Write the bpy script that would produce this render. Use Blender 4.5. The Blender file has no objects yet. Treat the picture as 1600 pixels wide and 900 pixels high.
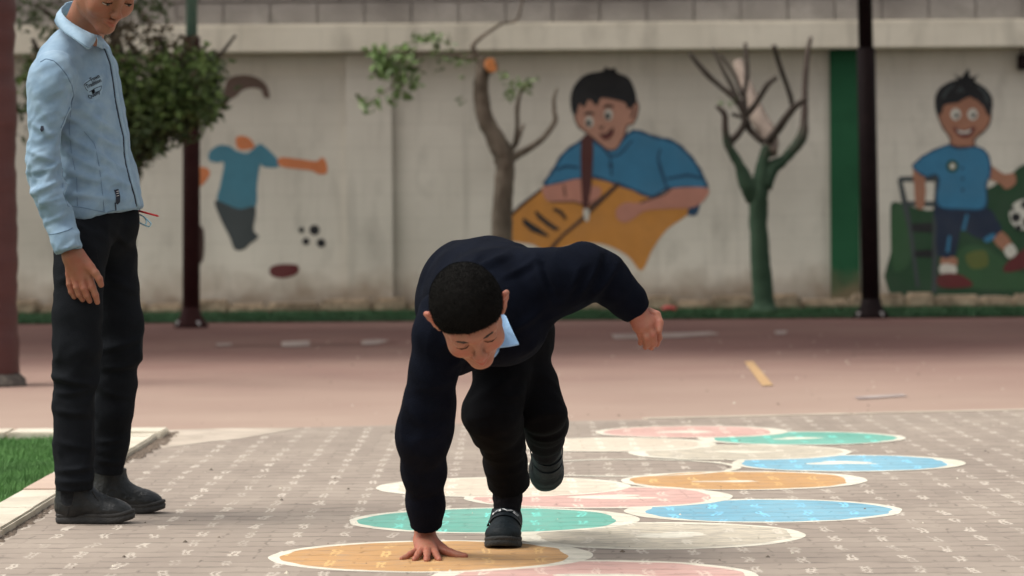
import bpy, bmesh, math, random
import numpy as np
from mathutils import Vector, Matrix
from mathutils.bvhtree import BVHTree
random.seed(7); RNG = np.random.default_rng(7)
SC = bpy.context.scene; COL = SC.collection
# ------------------------------------------------------------------ camera, sky, sun, exposure
FPX, CH = 5300.0, 0.82
PITCH = math.atan(107 / FPX); ROLL = math.radians(0.42)
_f = Vector((0, math.cos(PITCH), -math.sin(PITCH)))
_r0 = Vector((1, 0, 0)); _u0 = _r0.cross(_f)
_r = (_r0 * math.cos(ROLL) - _u0 * math.sin(ROLL)).normalized()
_u = _r.cross(_f).normalized()
cd = bpy.data.cameras.new('camera'); cam = bpy.data.objects.new('camera', cd); COL.objects.link(cam)
cam.matrix_world = Matrix(((_r.x, _u.x, -_f.x, 0), (_r.y, _u.y, -_f.y, 0), (_r.z, _u.z, -_f.z, CH), (0, 0, 0, 1)))
cd.sensor_width = 36; cd.lens = FPX * 36 / 1600; cd.clip_end = 2000; cd.clip_start = 0.1
cd.dof.use_dof = True; cd.dof.focus_distance = 8.7; cd.dof.aperture_fstop = 5.5
SC.camera = cam
SC.view_settings.view_transform = 'Standard'; SC.view_settings.look = 'None'
SC.view_settings.exposure = 0.28; SC.view_settings.gamma = 1
w = bpy.data.worlds.new('World'); SC.world = w; w.use_nodes = True
nt = w.node_tree; bgn = nt.nodes['Background']
sky = nt.nodes.new('ShaderNodeTexSky'); sky.sky_type = 'NISHITA'; sky.sun_disc = False
SUN_EL, SUN_AZ = math.radians(60), math.radians(255)     # azimuth from +Y towards +X
sky.sun_elevation = SUN_EL; sky.sun_rotation = SUN_AZ
sky.air_density = 1.6; sky.dust_density = 6; sky.ozone_density = 0.6
hs = nt.nodes.new('ShaderNodeHueSaturation'); hs.inputs['Saturation'].default_value = 0.22
nt.links.new(sky.outputs[0], hs.inputs['Color']); nt.links.new(hs.outputs[0], bgn.inputs[0])
bgn.inputs[1].default_value = 0.14
sl = bpy.data.lights.new('sun', 'SUN'); sl.energy = 1.5; sl.angle = math.radians(32); sl.color = (1, .95, .87)
so = bpy.data.objects.new('sun', sl); COL.objects.link(so)
_sd = Vector((math.sin(SUN_AZ) * math.cos(SUN_EL), math.cos(SUN_AZ) * math.cos(SUN_EL), math.sin(SUN_EL)))
so.rotation_euler = _sd.to_track_quat('Z', 'Y').to_euler(); so.location = (0, 0, 30)

# ------------------------------------------------------------------ picture point -> world point
def W(px, py, Y):
    d = _f + _r * ((px - 800) / FPX) + _u * ((450 - py) / FPX)
    return Vector((0, 0, CH)) + d * (Y / d.y)
def GR(px, py, z=0.0):
    d = _f + _r * ((px - 800) / FPX) + _u * ((450 - py) / FPX)
    return Vector((0, 0, CH)) + d * ((z - CH) / d.z)
def G(px, z, Y):
    return Vector(((px - 800) / FPX * Y, Y, z))
def ms(px, Y): return px * Y / FPX

# ------------------------------------------------------------------ materials
MAT = {}
def nodes(name):
    m = bpy.data.materials.new(name); m.use_nodes = True; t = m.node_tree
    MAT[name] = m
    return m, t, t.nodes['Principled BSDF'], t.nodes.new, t.links.new
def rgb(c): return (c[0], c[1], c[2], 1)
def mat(name, c1, c2=None, scale=8, rough=.8, bump=0, bscale=60, stretch=(1, 1, 1), sheen=0, metal=0, c3=None, s3=1.5, k3=.5, spec=.5, sub=0, tint=None, det=6):
    m, t, b, N, L = nodes(name)
    b.inputs['Roughness'].default_value = rough; b.inputs['Metallic'].default_value = metal
    b.inputs['Specular IOR Level'].default_value = spec
    if sheen: b.inputs['Sheen Weight'].default_value = sheen; b.inputs['Sheen Roughness'].default_value = .5
    if sub: b.inputs['Subsurface Weight'].default_value = sub; b.inputs['Subsurface Radius'].default_value = (.01, .004, .002); b.inputs['Subsurface Scale'].default_value = 1
    tc = N('ShaderNodeTexCoord'); mp = N('ShaderNodeMapping'); mp.inputs['Scale'].default_value = stretch
    L(tc.outputs['Object'], mp.inputs['Vector'])
    n = N('ShaderNodeTexNoise'); n.inputs['Scale'].default_value = scale; n.inputs['Detail'].default_value = det; n.inputs['Roughness'].default_value = .6
    L(mp.outputs[0], n.inputs['Vector'])
    r = N('ShaderNodeValToRGB'); r.color_ramp.elements[0].position = .32; r.color_ramp.elements[1].position = .68
    r.color_ramp.elements[0].color = rgb(c1); r.color_ramp.elements[1].color = rgb(c2 or c1)
    L(n.outputs['Fac'], r.inputs[0]); out = r.outputs[0]
    if c3:
        n3 = N('ShaderNodeTexNoise'); n3.inputs['Scale'].default_value = s3; n3.inputs['Detail'].default_value = 8; L(tc.outputs['Object'], n3.inputs['Vector'])
        r3 = N('ShaderNodeValToRGB'); r3.color_ramp.elements[0].position = .45; r3.color_ramp.elements[1].position = .7; r3.color_ramp.elements[1].color = (k3, k3, k3, 1)
        L(n3.outputs['Fac'], r3.inputs[0]); mx = N('ShaderNodeMixRGB'); L(r3.outputs[0], mx.inputs[0]); L(out, mx.inputs[1]); mx.inputs[2].default_value = rgb(c3); out = mx.outputs[0]
    if tint:
        at = N('ShaderNodeAttribute'); at.attribute_name = 'tint'; mx = N('ShaderNodeMixRGB'); L(at.outputs['Fac'], mx.inputs[0]); L(out, mx.inputs[1]); mx.inputs[2].default_value = rgb(tint); out = mx.outputs[0]
    L(out, b.inputs['Base Color'])
    if bump:
        nb = N('ShaderNodeTexNoise'); nb.inputs['Scale'].default_value = bscale; nb.inputs['Detail'].default_value = 5; L(mp.outputs[0], nb.inputs['Vector'])
        bp = N('ShaderNodeBump'); bp.inputs['Strength'].default_value = bump; bp.inputs['Distance'].default_value = .01
        L(nb.outputs['Fac'], bp.inputs['Height']); L(bp.outputs[0], b.inputs['Normal'])
    return m

mat('skin', (.31, .135, .085), (.38, .175, .11), 30, .5, .12, 220, sub=.12, tint=(.42, .085, .06), spec=.35)
mat('skin_deep', (.28, .12, .070), (.33, .145, .088), 30, .5, .12, 220, sub=.12, tint=(.36, .075, .05), spec=.35)
mat('hair', (.004, .0038, .0034), (.009, .008, .007), 120, .9, .3, 400, spec=.10)
mat('brow', (.03, .018, .013), (.05, .03, .02), 120, .8)
mat('navy_knit', (.0026, .0038, .0080), (.0046, .0066, .0135), 14, .97, .35, 420, spec=.08)
mat('black_trousers', (.0032, .0034, .0042), (.0052, .0056, .007), 12, .95, .25, 380, spec=.08)
mat('grey_trousers', (.0065, .0075, .0095), (.011, .0125, .0155), 12, .93, .25, 380, spec=.10)
mat('sock', (.006, .006, .008), (.012, .012, .014), 60, .95, .4, 500, spec=.1)
mat('red_sock', (.16, .015, .018), (.2, .02, .02), 60, .95)
mat('shirt_fabric', (.20, .30, .41), (.26, .37, .475), 22, .92, .16, 700, c3=(.35, .46, .55), s3=16, k3=.45, spec=.15, sheen=.08)
mat('shirt_seam', (.10, .17, .26), (.14, .22, .31), 200, .9)
mat('shirt_light', (.27, .385, .49), (.32, .44, .54), 80, .9, .15, 600, spec=.15)
mat('collar_blue', (.27, .45, .68), (.32, .5, .72), 40, .85, .2, 400, spec=.2)
mat('dark_thread', (.012, .016, .03), (.025, .03, .045), 200, .9)
mat('pale_thread', (.5, .48, .5), (.62, .6, .6), 200, .9)
mat('boot_leather', (.006, .0075, .0085), (.013, .015, .0165), 25, .36, .2, 120, c3=(.04, .04, .037), s3=14, k3=.5, spec=.35)
mat('boot_sole', (.018, .0175, .017), (.032, .031, .029), 60, .75, .3, 200, c3=(.055, .05, .043), s3=20, k3=.5)
mat('elastic', (.006, .007, .010), (.010, .012, .015), 20, .95, .5, 500)
mat('shoe_leather', (.006, .010, .0125), (.011, .017, .021), 25, .6, .2, 160, c3=(.018, .022, .023), s3=16, k3=.4, spec=.15)
mat('strap_leather', (.006, .010, .013), (.011, .016, .02), 25, .55, .2, 160, spec=.2)
mat('shoe_sole', (.009, .012, .013), (.018, .020, .020), 60, .8, .3, 200, c3=(.06, .055, .046), s3=20, k3=.5)
mat('white_print', (.5, .5, .5), (.75, .75, .75), 300, .6)
mat('eye_white', (.6, .57, .54), (.65, .62, .6), 60, .25)
mat('iris', (.02, .012, .008), (.03, .018, .01), 60, .2)
mat('teeth', (.6, .57, .5), (.66, .62, .55), 60, .3)
mat('red_plastic', (.6, .03, .03), (.65, .04, .04), 60, .3)
mat('pale_blue', (.35, .6, .72), (.5, .72, .82), 60, .5)
mat('pole_maroon', (.032, .010, .011), (.045, .015, .015), 10, .7, .2, 30, c3=(.045, .022, .02), s3=5, k3=.35, spec=.15)
mat('pole_black', (.009, .005, .006), (.014, .008, .009), 10, .7, .2, 30, c3=(.02, .011, .011), s3=5, k3=.3, spec=.12)
mat('pole_green', (.12, .27, .21), (.16, .32, .25), 10, .6, .2, 30, c3=(.25, .3, .26), s3=9, k3=.4)
mat('pad_vinyl', (.078, .022, .020), (.10, .030, .027), 6, .5, .35, 12, stretch=(.4, .4, 3), c3=(.12, .04, .035), s3=4, k3=.4)
mat('concrete_lump', (.04, .03, .028), (.17, .145, .12), 20, .95, .6, 40)
mat('galvanised', (.4, .4, .4), (.6, .6, .6), 20, .4)
mat('bark', (.10, .075, .055), (.20, .165, .13), 14, .95, .8, 30, stretch=(1, 1, .35), c3=(.06, .05, .035), s3=6, k3=.6)
mat('bark_dark', (.035, .027, .022), (.075, .058, .048), 14, .95, .8, 30, stretch=(1, 1, .35))
mat('pale_wood', (.19, .145, .12), (.29, .23, .19), 14, .9, .5, 30, stretch=(1, 1, .35))
mat('cut_wood', (.62, .22, .07), (.75, .3, .1), 30, .8)
mat('leaf_dark', (.038, .068, .024), (.075, .12, .04), 9, .55, c3=(.09, .13, .035), s3=4, k3=.6)
mat('leaf_brown', (.07, .055, .035), (.11, .09, .05), 9, .7)
mat('leaf_bright', (.12, .21, .055), (.20, .31, .095), 9, .55, c3=(.05, .08, .03), s3=5, k3=.7)
mat('blockwork', (.20, .185, .17), (.30, .28, .26), 5, .95, .8, 40, c3=(.14, .125, .115), s3=2.5, k3=.8)
mat('mortar', (.18, .165, .155), (.27, .25, .235), 12, .95)
mat('ledge', (.22, .165, .115), (.46, .36, .26), 11, .95, .9, 25, c3=(.12, .09, .06), s3=5, k3=.85)
mat('strip_green', (.018, .060, .024), (.032, .090, .036), 5, .95, .5, 60, c3=(.05, .055, .03), s3=3, k3=.5)
mat('kerb_cream', (.58, .52, .41), (.70, .64, .52), 9, .9, .3, 60, c3=(.33, .27, .20), s3=5, k3=.5)
mat('kerb_pink', (.50, .37, .29), (.56, .42, .33), 9, .9, .3, 60)
mat('sand_concrete', (.42, .35, .28), (.55, .47, .38), 5, .95, .3, 60, c3=(.3, .25, .2), s3=7, k3=.5)
mat('dirt', (.10, .075, .055), (.2, .15, .11), 30, 1, .6, 80)
mat('turf_base', (.03, .085, .02), (.05, .12, .03), 8, .95)
mat('grass_blade', (.075, .20, .045), (.13, .29, .075), 3, .7, c3=(.05, .13, .03), s3=4, k3=.7)
mat('court_paint_white', (.28, .21, .185), (.42, .36, .33), 5, .9, stretch=(1, .3, 1), c3=(.2, .14, .13), s3=3, k3=.8)
mat('court_paint_yellow', (.42, .26, .12), (.50, .32, .16), 8, .9)
m_, t_, b_, N_, L_n = nodes('canopy_cloth'); b_.inputs['Base Color'].default_value = (.30, .27, .23, 1); b_.inputs['Roughness'].default_value = .9
tl = N_('ShaderNodeBsdfTranslucent'); tl.inputs[0].default_value = (.5, .45, .4, 1); ms_ = N_('ShaderNodeMixShader'); ms_.inputs[0].default_value = .55
L_n(b_.outputs[0], ms_.inputs[1]); L_n(tl.outputs[0], ms_.inputs[2]); L_n(ms_.outputs[0], t_.nodes['Material Output'].inputs[0])
mat('red_litter', (.30, .03, .03), (.35, .04, .04), 9, .6)
PAINT = dict(blue=(.035, .165, .30), blue_dark=(.012, .05, .11), navy=(.012, .022, .05), orange=(.50, .215, .045), fadedbrown=(.13, .085, .07), pen=(.075, .02, .018), mskin=(.33, .155, .10), skin=(.42, .22, .16),
             orange_skin=(.55, .18, .07), brown=(.050, .026, .022), ink=(.012, .012, .015), maroon=(.11, .018, .02), white=(.55, .53, .48),
             grey=(.045, .055, .06), green=(.016, .055, .024), green2=(.030, .085, .035), yellow=(.10, .12, .03), teal=(.055, .185, .26), pinkskin=(.45, .20, .15))
for k_, c_ in PAINT.items():
    mat('paint_' + k_, tuple(v * .9 for v in c_), tuple(v * 1.1 for v in c_), 5, .85, .2, 60, c3=tuple(v * .8 + .03 for v in c_), s3=3.5, k3=.4)

def wall_material(name, c1, c2, green=False):
    m, t, b, N, L = nodes(name); b.inputs['Roughness'].default_value = .93; b.inputs['Specular IOR Level'].default_value = .2
    tc = N('ShaderNodeTexCoord')
    def noise(s, d=7, st=(1, 1, 1)):
        mp = N('ShaderNodeMapping'); mp.inputs['Scale'].default_value = st; L(tc.outputs['Object'], mp.inputs[0])
        n = N('ShaderNodeTexNoise'); n.inputs['Scale'].default_value = s; n.inputs['Detail'].default_value = d; L(mp.outputs[0], n.inputs['Vector']); return n.outputs['Fac']
    def ramp(f, a, c, ca=(0, 0, 0), cb=(1, 1, 1)):
        r = N('ShaderNodeValToRGB'); r.color_ramp.elements[0].position = a; r.color_ramp.elements[1].position = c
        r.color_ramp.elements[0].color = rgb(ca); r.color_ramp.elements[1].color = rgb(cb); L(f, r.inputs[0]); return r.outputs[0]
    def mix(f, a, c):
        x = N('ShaderNodeMixRGB'); L(f, x.inputs[0]); L(a, x.inputs[1])
        if isinstance(c, tuple): x.inputs[2].default_value = rgb(c)
        else: L(c, x.inputs[2])
        return x.outputs[0]
    base = ramp(noise(1.1), .3, .7, c1, c2)
    base = mix(ramp(noise(4.5, 8, (1, 1, .5)), .56, .8, (0, 0, 0), (.6, .6, .6)), base, tuple(v * .62 for v in c1))
    base = mix(ramp(noise(2.2, 8, (3, 1, .25)), .58, .78, (0, 0, 0), (.6, .6, .6)), base, tuple(v * .66 for v in c1))      # rain streaks
    sx = N('ShaderNodeSeparateXYZ'); L(tc.outputs['Object'], sx.inputs[0])
    # block courses faintly showing through the render
    br = N('ShaderNodeTexBrick'); br.inputs['Scale'].default_value = 1; br.inputs['Brick Width'].default_value = .42; br.inputs['Row Height'].default_value = .21
    br.inputs['Mortar Size'].default_value = .012; br.inputs['Mortar Smooth'].default_value = 1
    cb_ = N('ShaderNodeCombineXYZ'); L(sx.outputs['X'], cb_.inputs[0]); L(sx.outputs['Z'], cb_.inputs[1]); L(cb_.outputs[0], br.inputs['Vector'])
    bf = ramp(br.outputs['Fac'], 0, 1, (0, 0, 0), (.16, .16, .16)); base = mix(bf, base, tuple(v * .6 for v in c1))
    # splash dirt near the ground
    a = N('ShaderNodeMath'); a.operation = 'MULTIPLY_ADD'; L(noise(3.5, 8), a.inputs[0]); a.inputs[1].default_value = .55; L(sx.outputs['Z'], a.inputs[2])
    d = ramp(a.outputs[0], .36, .66, (.75, .75, .75), (0, 0, 0)); base = mix(d, base, (.20, .145, .095))
    L(base, b.inputs['Base Color'])
    bp = N('ShaderNodeBump'); bp.inputs['Strength'].default_value = .25; bp.inputs['Distance'].default_value = .008; L(noise(22, 6), bp.inputs['Height']); L(bp.outputs[0], b.inputs['Normal'])
    return m
wall_material('wall_plaster', (.52, .485, .43), (.67, .63, .565))
wall_material('coping_plaster', (.54, .50, .42), (.70, .655, .56))
wall_material('wall_green', (.014, .075, .035), (.022, .10, .048))

def paver_material(name, tone, light, paint=0.0, wear=.35, markc=(.57, .50, .42)):
    """interlocking pavers: joint rows, pale mortar spots at the corners; tone, light = two base colours"""
    m, t, b, N, L = nodes(name); b.inputs['Roughness'].default_value = .85; b.inputs['Specular IOR Level'].default_value = .3
    g = N('ShaderNodeNewGeometry'); sx = N('ShaderNodeSeparateXYZ'); L(g.outputs['Position'], sx.inputs[0])
    def M(op, a, c=None, e=None):
        n = N('ShaderNodeMath'); n.operation = op
        for i, v in enumerate((a, c, e)):
            if v is None: continue
            if isinstance(v, (int, float)): n.inputs[i].default_value = v
            else: L(v, n.inputs[i])
        return n.outputs[0]
    def noise(s, d=5, st=(1, 1, 1)):
        mp = N('ShaderNodeMapping'); mp.inputs['Scale'].default_value = st; L(g.outputs['Position'], mp.inputs[0])
        n = N('ShaderNodeTexNoise'); n.inputs['Scale'].default_value = s; n.inputs['Detail'].default_value = d; L(mp.outputs[0], n.inputs['Vector']); return n.outputs['Fac']
    def mix(f, a, c, typ='MIX'):
        x = N('ShaderNodeMixRGB'); x.blend_type = typ; L(f, x.inputs[0]) if not isinstance(f, float) else setattr(x.inputs[0], 'default_value', f)
        for i, v in ((1, a), (2, c)):
            if isinstance(v, tuple): x.inputs[i].default_value = rgb(v)
            else: L(v, x.inputs[i])
        return x.outputs[0]
    def ramp(f, a, c, ca=(0, 0, 0), cb=(1, 1, 1)):
        r = N('ShaderNodeValToRGB'); r.color_ramp.elements[0].position = a; r.color_ramp.elements[1].position = c
        r.color_ramp.elements[0].color = rgb(ca); r.color_ramp.elements[1].color = rgb(cb); L(f, r.inputs[0]); return r.outputs[0]
    PX, PY = .125, .25
    wob = M('MULTIPLY', M('SUBTRACT', noise(9, 2), .5), .05)
    x = M('ADD', sx.outputs[0], wob); y = M('ADD', sx.outputs[1], M('MULTIPLY', M('SUBTRACT', noise(10, 5), .5), .11))
    cw = N('ShaderNodeTexWhiteNoise'); cw.noise_dimensions = '1D'; L(M('FLOOR', M('ADD', M('DIVIDE', x, PX), 40.0)), cw.inputs['W'])
    u = M('FRACT', M('ADD', M('DIVIDE', x, PX), 40.0)); v = M('FRACT', M('ADD', M('DIVIDE', y, PY), M('MULTIPLY', cw.outputs[0], .45))); v2 = M('FRACT', M('DIVIDE', y, PY / 2))
    du = M('ABSOLUTE', M('SUBTRACT', u, .5)); dv = M('ABSOLUTE', M('SUBTRACT', v, .5)); dv2 = M('ABSOLUTE', M('SUBTRACT', v2, .5))
    fine = noise(150, 4)
    row = M('MULTIPLY', ramp(M('SUBTRACT', .5, dv2), .0, .17, (1, 1, 1), (0, 0, 0)), ramp(noise(9, 5, (1, 3, 1)), .40, .64, (.12, .12, .12)))
    col = M('MULTIPLY', ramp(M('SUBTRACT', .5, du), .0, .06, (1, 1, 1), (0, 0, 0)), ramp(noise(17, 4, (2, 1, 1)), .5, .7))
    # spots: small H-like light wedges
    wu = M('LESS_THAN', du, M('ADD', .085, M('MULTIPLY', M('SUBTRACT', fine, .5), .20)))
    wv = M('LESS_THAN', dv, M('ADD', .27, M('MULTIPLY', M('SUBTRACT', noise(40, 3), .5), .5)))
    hole = M('MAXIMUM', M('GREATER_THAN', du, .035), M('GREATER_THAN', noise(38, 2), .52))
    spot = M('MULTIPLY', M('MULTIPLY', wu, wv), M('MULTIPLY', hole, ramp(noise(4.5, 6), .34, .60, (.18, .18, .18))))
    # per-paver tone
    cell = N('ShaderNodeTexWhiteNoise'); cell.noise_dimensions = '2D'; cv = N('ShaderNodeCombineXYZ')
    L(M('FLOOR', M('DIVIDE', x, PX)), cv.inputs[0]); L(M('FLOOR', M('DIVIDE', y, PY / 2)), cv.inputs[1]); L(cv.outputs[0], cell.inputs['Vector'])
    base = mix(ramp(noise(2.2, 8, (1, .6, 1)), .35, .65), tone, light)
    base = mix(M('MULTIPLY', cell.outputs[0], .30 * (1 - paint)), base, tuple(c * .72 for c in tone))
    base = mix(M('MULTIPLY', ramp(noise(26, 6, (1, 2.5, 1)), .5, .75), .25), base, tuple(c * .7 for c in tone))
    if paint:
        worn = M('MULTIPLY', ramp(noise(34, 7, (.6, 2.5, 1)), .60 - wear * .28, .76 - wear * .14), min(1, wear * 1.6))
        base = mix(worn, base, (.30, .265, .235))
    jr = M('MULTIPLY', M('MAXIMUM', row, col), .52 if paint else .62)
    base = mix(jr, base, (.095, .078, .066) if not paint else tuple(c * .45 for c in tone))
    base = mix(M('MULTIPLY', spot, .95), base, markc)
    L(base, b.inputs['Base Color'])
    h = M('ADD', M('MULTIPLY', M('MAXIMUM', row, col), -1.0), M('MULTIPLY', fine, .25))
    bp = N('ShaderNodeBump'); bp.inputs['Strength'].default_value = .5; bp.inputs['Distance'].default_value = .006; L(h, bp.inputs['Height']); L(bp.outputs[0], b.inputs['Normal'])
    return m
paver_material('pavers', (.305, .25, .205), (.375, .312, .255))
CP = dict(pink=((.56, .34, .29), (.63, .40, .345)), orange=((.50, .28, .115), (.57, .33, .145)), cream=((.60, .51, .40), (.68, .59, .47)),
          green=((.13, .38, .30), (.19, .46, .37)), blue=((.17, .38, .49), (.24, .46, .56)), grey=((.54, .48, .37), (.62, .55, .43)))
MK = dict(pink=(.74, .60, .50), orange=(.70, .46, .2), cream=(.78, .72, .6), green=(.2, .72, .62), blue=(.25, .62, .85), grey=(.66, .60, .5))
for k_, (a_, b_) in CP.items(): paver_material('circle_' + k_, a_, b_, 1.0, .55 if k_ == 'grey' else .34, MK[k_])
paver_material('circle_border', (.68, .63, .51), (.77, .72, .60), 1.0, .35, (.75, .70, .58))

def court_material():
    m, t, b, N, L = nodes('court'); b.inputs['Roughness'].default_value = .9; b.inputs['Specular IOR Level'].default_value = .15
    g = N('ShaderNodeNewGeometry')
    def noise(s, d=6, st=(1, 1, 1)):
        mp = N('ShaderNodeMapping'); mp.inputs['Scale'].default_value = st; L(g.outputs['Position'], mp.inputs[0])
        n = N('ShaderNodeTexNoise'); n.inputs['Scale'].default_value = s; n.inputs['Detail'].default_value = d; L(mp.outputs[0], n.inputs['Vector']); return n.outputs['Fac']
    def ramp(f, a, c, ca, cb):
        r = N('ShaderNodeValToRGB'); r.color_ramp.elements[0].position = a; r.color_ramp.elements[1].position = c
        r.color_ramp.elements[0].color = rgb(ca); r.color_ramp.elements[1].color = rgb(cb); L(f, r.inputs[0]); return r.outputs[0]
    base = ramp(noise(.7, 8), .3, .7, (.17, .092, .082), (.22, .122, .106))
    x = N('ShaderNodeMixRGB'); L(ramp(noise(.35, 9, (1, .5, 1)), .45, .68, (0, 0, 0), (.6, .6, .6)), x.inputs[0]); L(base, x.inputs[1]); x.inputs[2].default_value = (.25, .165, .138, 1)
    # pale dust tone fading to the dark far court: shade gradient painted into colour
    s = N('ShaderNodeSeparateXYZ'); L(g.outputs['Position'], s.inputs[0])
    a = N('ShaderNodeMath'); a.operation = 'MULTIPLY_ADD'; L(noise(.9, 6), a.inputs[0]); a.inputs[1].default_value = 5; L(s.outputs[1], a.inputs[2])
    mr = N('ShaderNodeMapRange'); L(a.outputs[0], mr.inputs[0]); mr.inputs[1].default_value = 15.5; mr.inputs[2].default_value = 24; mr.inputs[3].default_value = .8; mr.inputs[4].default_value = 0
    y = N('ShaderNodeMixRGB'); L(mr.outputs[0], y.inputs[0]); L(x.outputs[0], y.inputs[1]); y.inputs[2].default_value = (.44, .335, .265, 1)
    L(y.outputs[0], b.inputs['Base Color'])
    bp = N('ShaderNodeBump'); bp.inputs['Strength'].default_value = .3; bp.inputs['Distance'].default_value = .004; L(noise(120, 3), bp.inputs['Height']); L(bp.outputs[0], b.inputs['Normal'])
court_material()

# ------------------------------------------------------------------ object helpers
BASE = {}
def empty(name, loc):
    o = bpy.data.objects.new(name, None); COL.objects.link(o); o.location = loc; o.empty_display_size = .1
    BASE[o.name] = Vector(loc); return o
def tag(o, label=None, cat=None, group=None, kind=None):
    for k, v in (('label', label), ('category', cat), ('group', group), ('kind', kind)):
        if v: o[k] = v
    return o
def mk(name, V, F, mats, parent=None, smooth=True, fmat=None, tint=None, base=None):
    V = np.asarray(V, dtype=np.float64).reshape(-1, 3)
    bs = BASE[parent.name] if parent else (Vector(base) if base is not None else Vector((0, 0, 0)))
    Vl = V - np.array(bs)
    me = bpy.data.meshes.new(name); F = F.tolist() if isinstance(F, np.ndarray) else F
    me.from_pydata(Vl.tolist(), [], F); me.update()
    for m in (mats if isinstance(mats, (list, tuple)) else [mats]): me.materials.append(MAT[m])
    if fmat is not None: me.polygons.foreach_set('material_index', np.asarray(fmat, dtype=np.int32))
    if smooth: me.polygons.foreach_set('use_smooth', np.ones(len(me.polygons), dtype=bool))
    if tint is not None:
        at = me.attributes.new('tint', 'FLOAT', 'POINT'); at.data.foreach_set('value', np.asarray(tint, dtype=np.float32))
    o = bpy.data.objects.new(name, me); COL.objects.link(o)
    if parent: o.parent = parent; BASE[o.name] = bs
    else: o.location = bs; BASE[o.name] = bs
    return o
class MB:
    def __init__(s): s.v = []; s.f = []; s.m = []
    def add(s, V, F, mi=0):
        n = len(s.v); s.v += [tuple(p) for p in V]; s.f += [tuple(i + n for i in f) for f in F]; s.m += [mi] * len(F)
    def box(s, lo, hi, mi=0, bev=0):
        if bev:
            bm = bmesh.new(); bmesh.ops.create_cube(bm, size=1)
            for v in bm.verts: v.co = Vector([lo[i] + (v.co[i] + .5) * (hi[i] - lo[i]) for i in range(3)])
            bmesh.ops.bevel(bm, geom=bm.edges[:], offset=bev, segments=2, affect='EDGES'); bm.verts.index_update()
            s.add([v.co for v in bm.verts], [[v.index for v in f.verts] for f in bm.faces], mi); bm.free(); return
        x0, y0, z0 = lo; x1, y1, z1 = hi
        s.add([(x0, y0, z0), (x1, y0, z0), (x1, y1, z0), (x0, y1, z0), (x0, y0, z1), (x1, y0, z1), (x1, y1, z1), (x0, y1, z1)],
              [(3, 2, 1, 0), (4, 5, 6, 7), (0, 1, 5, 4), (1, 2, 6, 5), (2, 3, 7, 6), (3, 0, 4, 7)], mi)
    def tube(s, P, R, n=10, mi=0, noise=0, sub=4, cap=True):
        P = [Vector(p) for p in P]
        if sub > 1 and len(P) > 2:
            Q = []; RR = []
            for i in range(len(P) - 1):
                p0 = P[max(i - 1, 0)]; p1 = P[i]; p2 = P[i + 1]; p3 = P[min(i + 2, len(P) - 1)]
                for j in range(sub):
                    t = j / sub
                    Q.append(.5 * ((2 * p1) + (-p0 + p2) * t + (2 * p0 - 5 * p1 + 4 * p2 - p3) * t * t + (-p0 + 3 * p1 - 3 * p2 + p3) * t ** 3)); RR.append(R[i] + (R[i + 1] - R[i]) * t)
            Q.append(P[-1]); RR.append(R[-1]); P, R = Q, RR
        V = []; up = Vector((.3, .9, .2)).normalized()
        for i, p in enumerate(P):
            d = (P[min(i + 1, len(P) - 1)] - P[max(i - 1, 0)]).normalized(); a = d.cross(up)
            if a.length < .05: a = d.cross(Vector((1, 0, 0)))
            a.normalize(); b = a.cross(d)
            for k in range(n):
                an = 2 * math.pi * k / n; r = R[i] * (1 + noise * (random.random() - .5)); V.append(p + a * (r * math.cos(an)) + b * (r * math.sin(an)))
        F = [(i * n + k, i * n + (k + 1) % n, (i + 1) * n + (k + 1) % n, (i + 1) * n + k) for i in range(len(P) - 1) for k in range(n)]
        if cap: F += [tuple(range(n - 1, -1, -1)), tuple((len(P) - 1) * n + k for k in range(n))]
        s.add(V, F, mi)
    def build(s, name, mats, parent=None, smooth=False, base=None): return mk(name, s.v, s.f, mats, parent, smooth, s.m, base=base)

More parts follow.
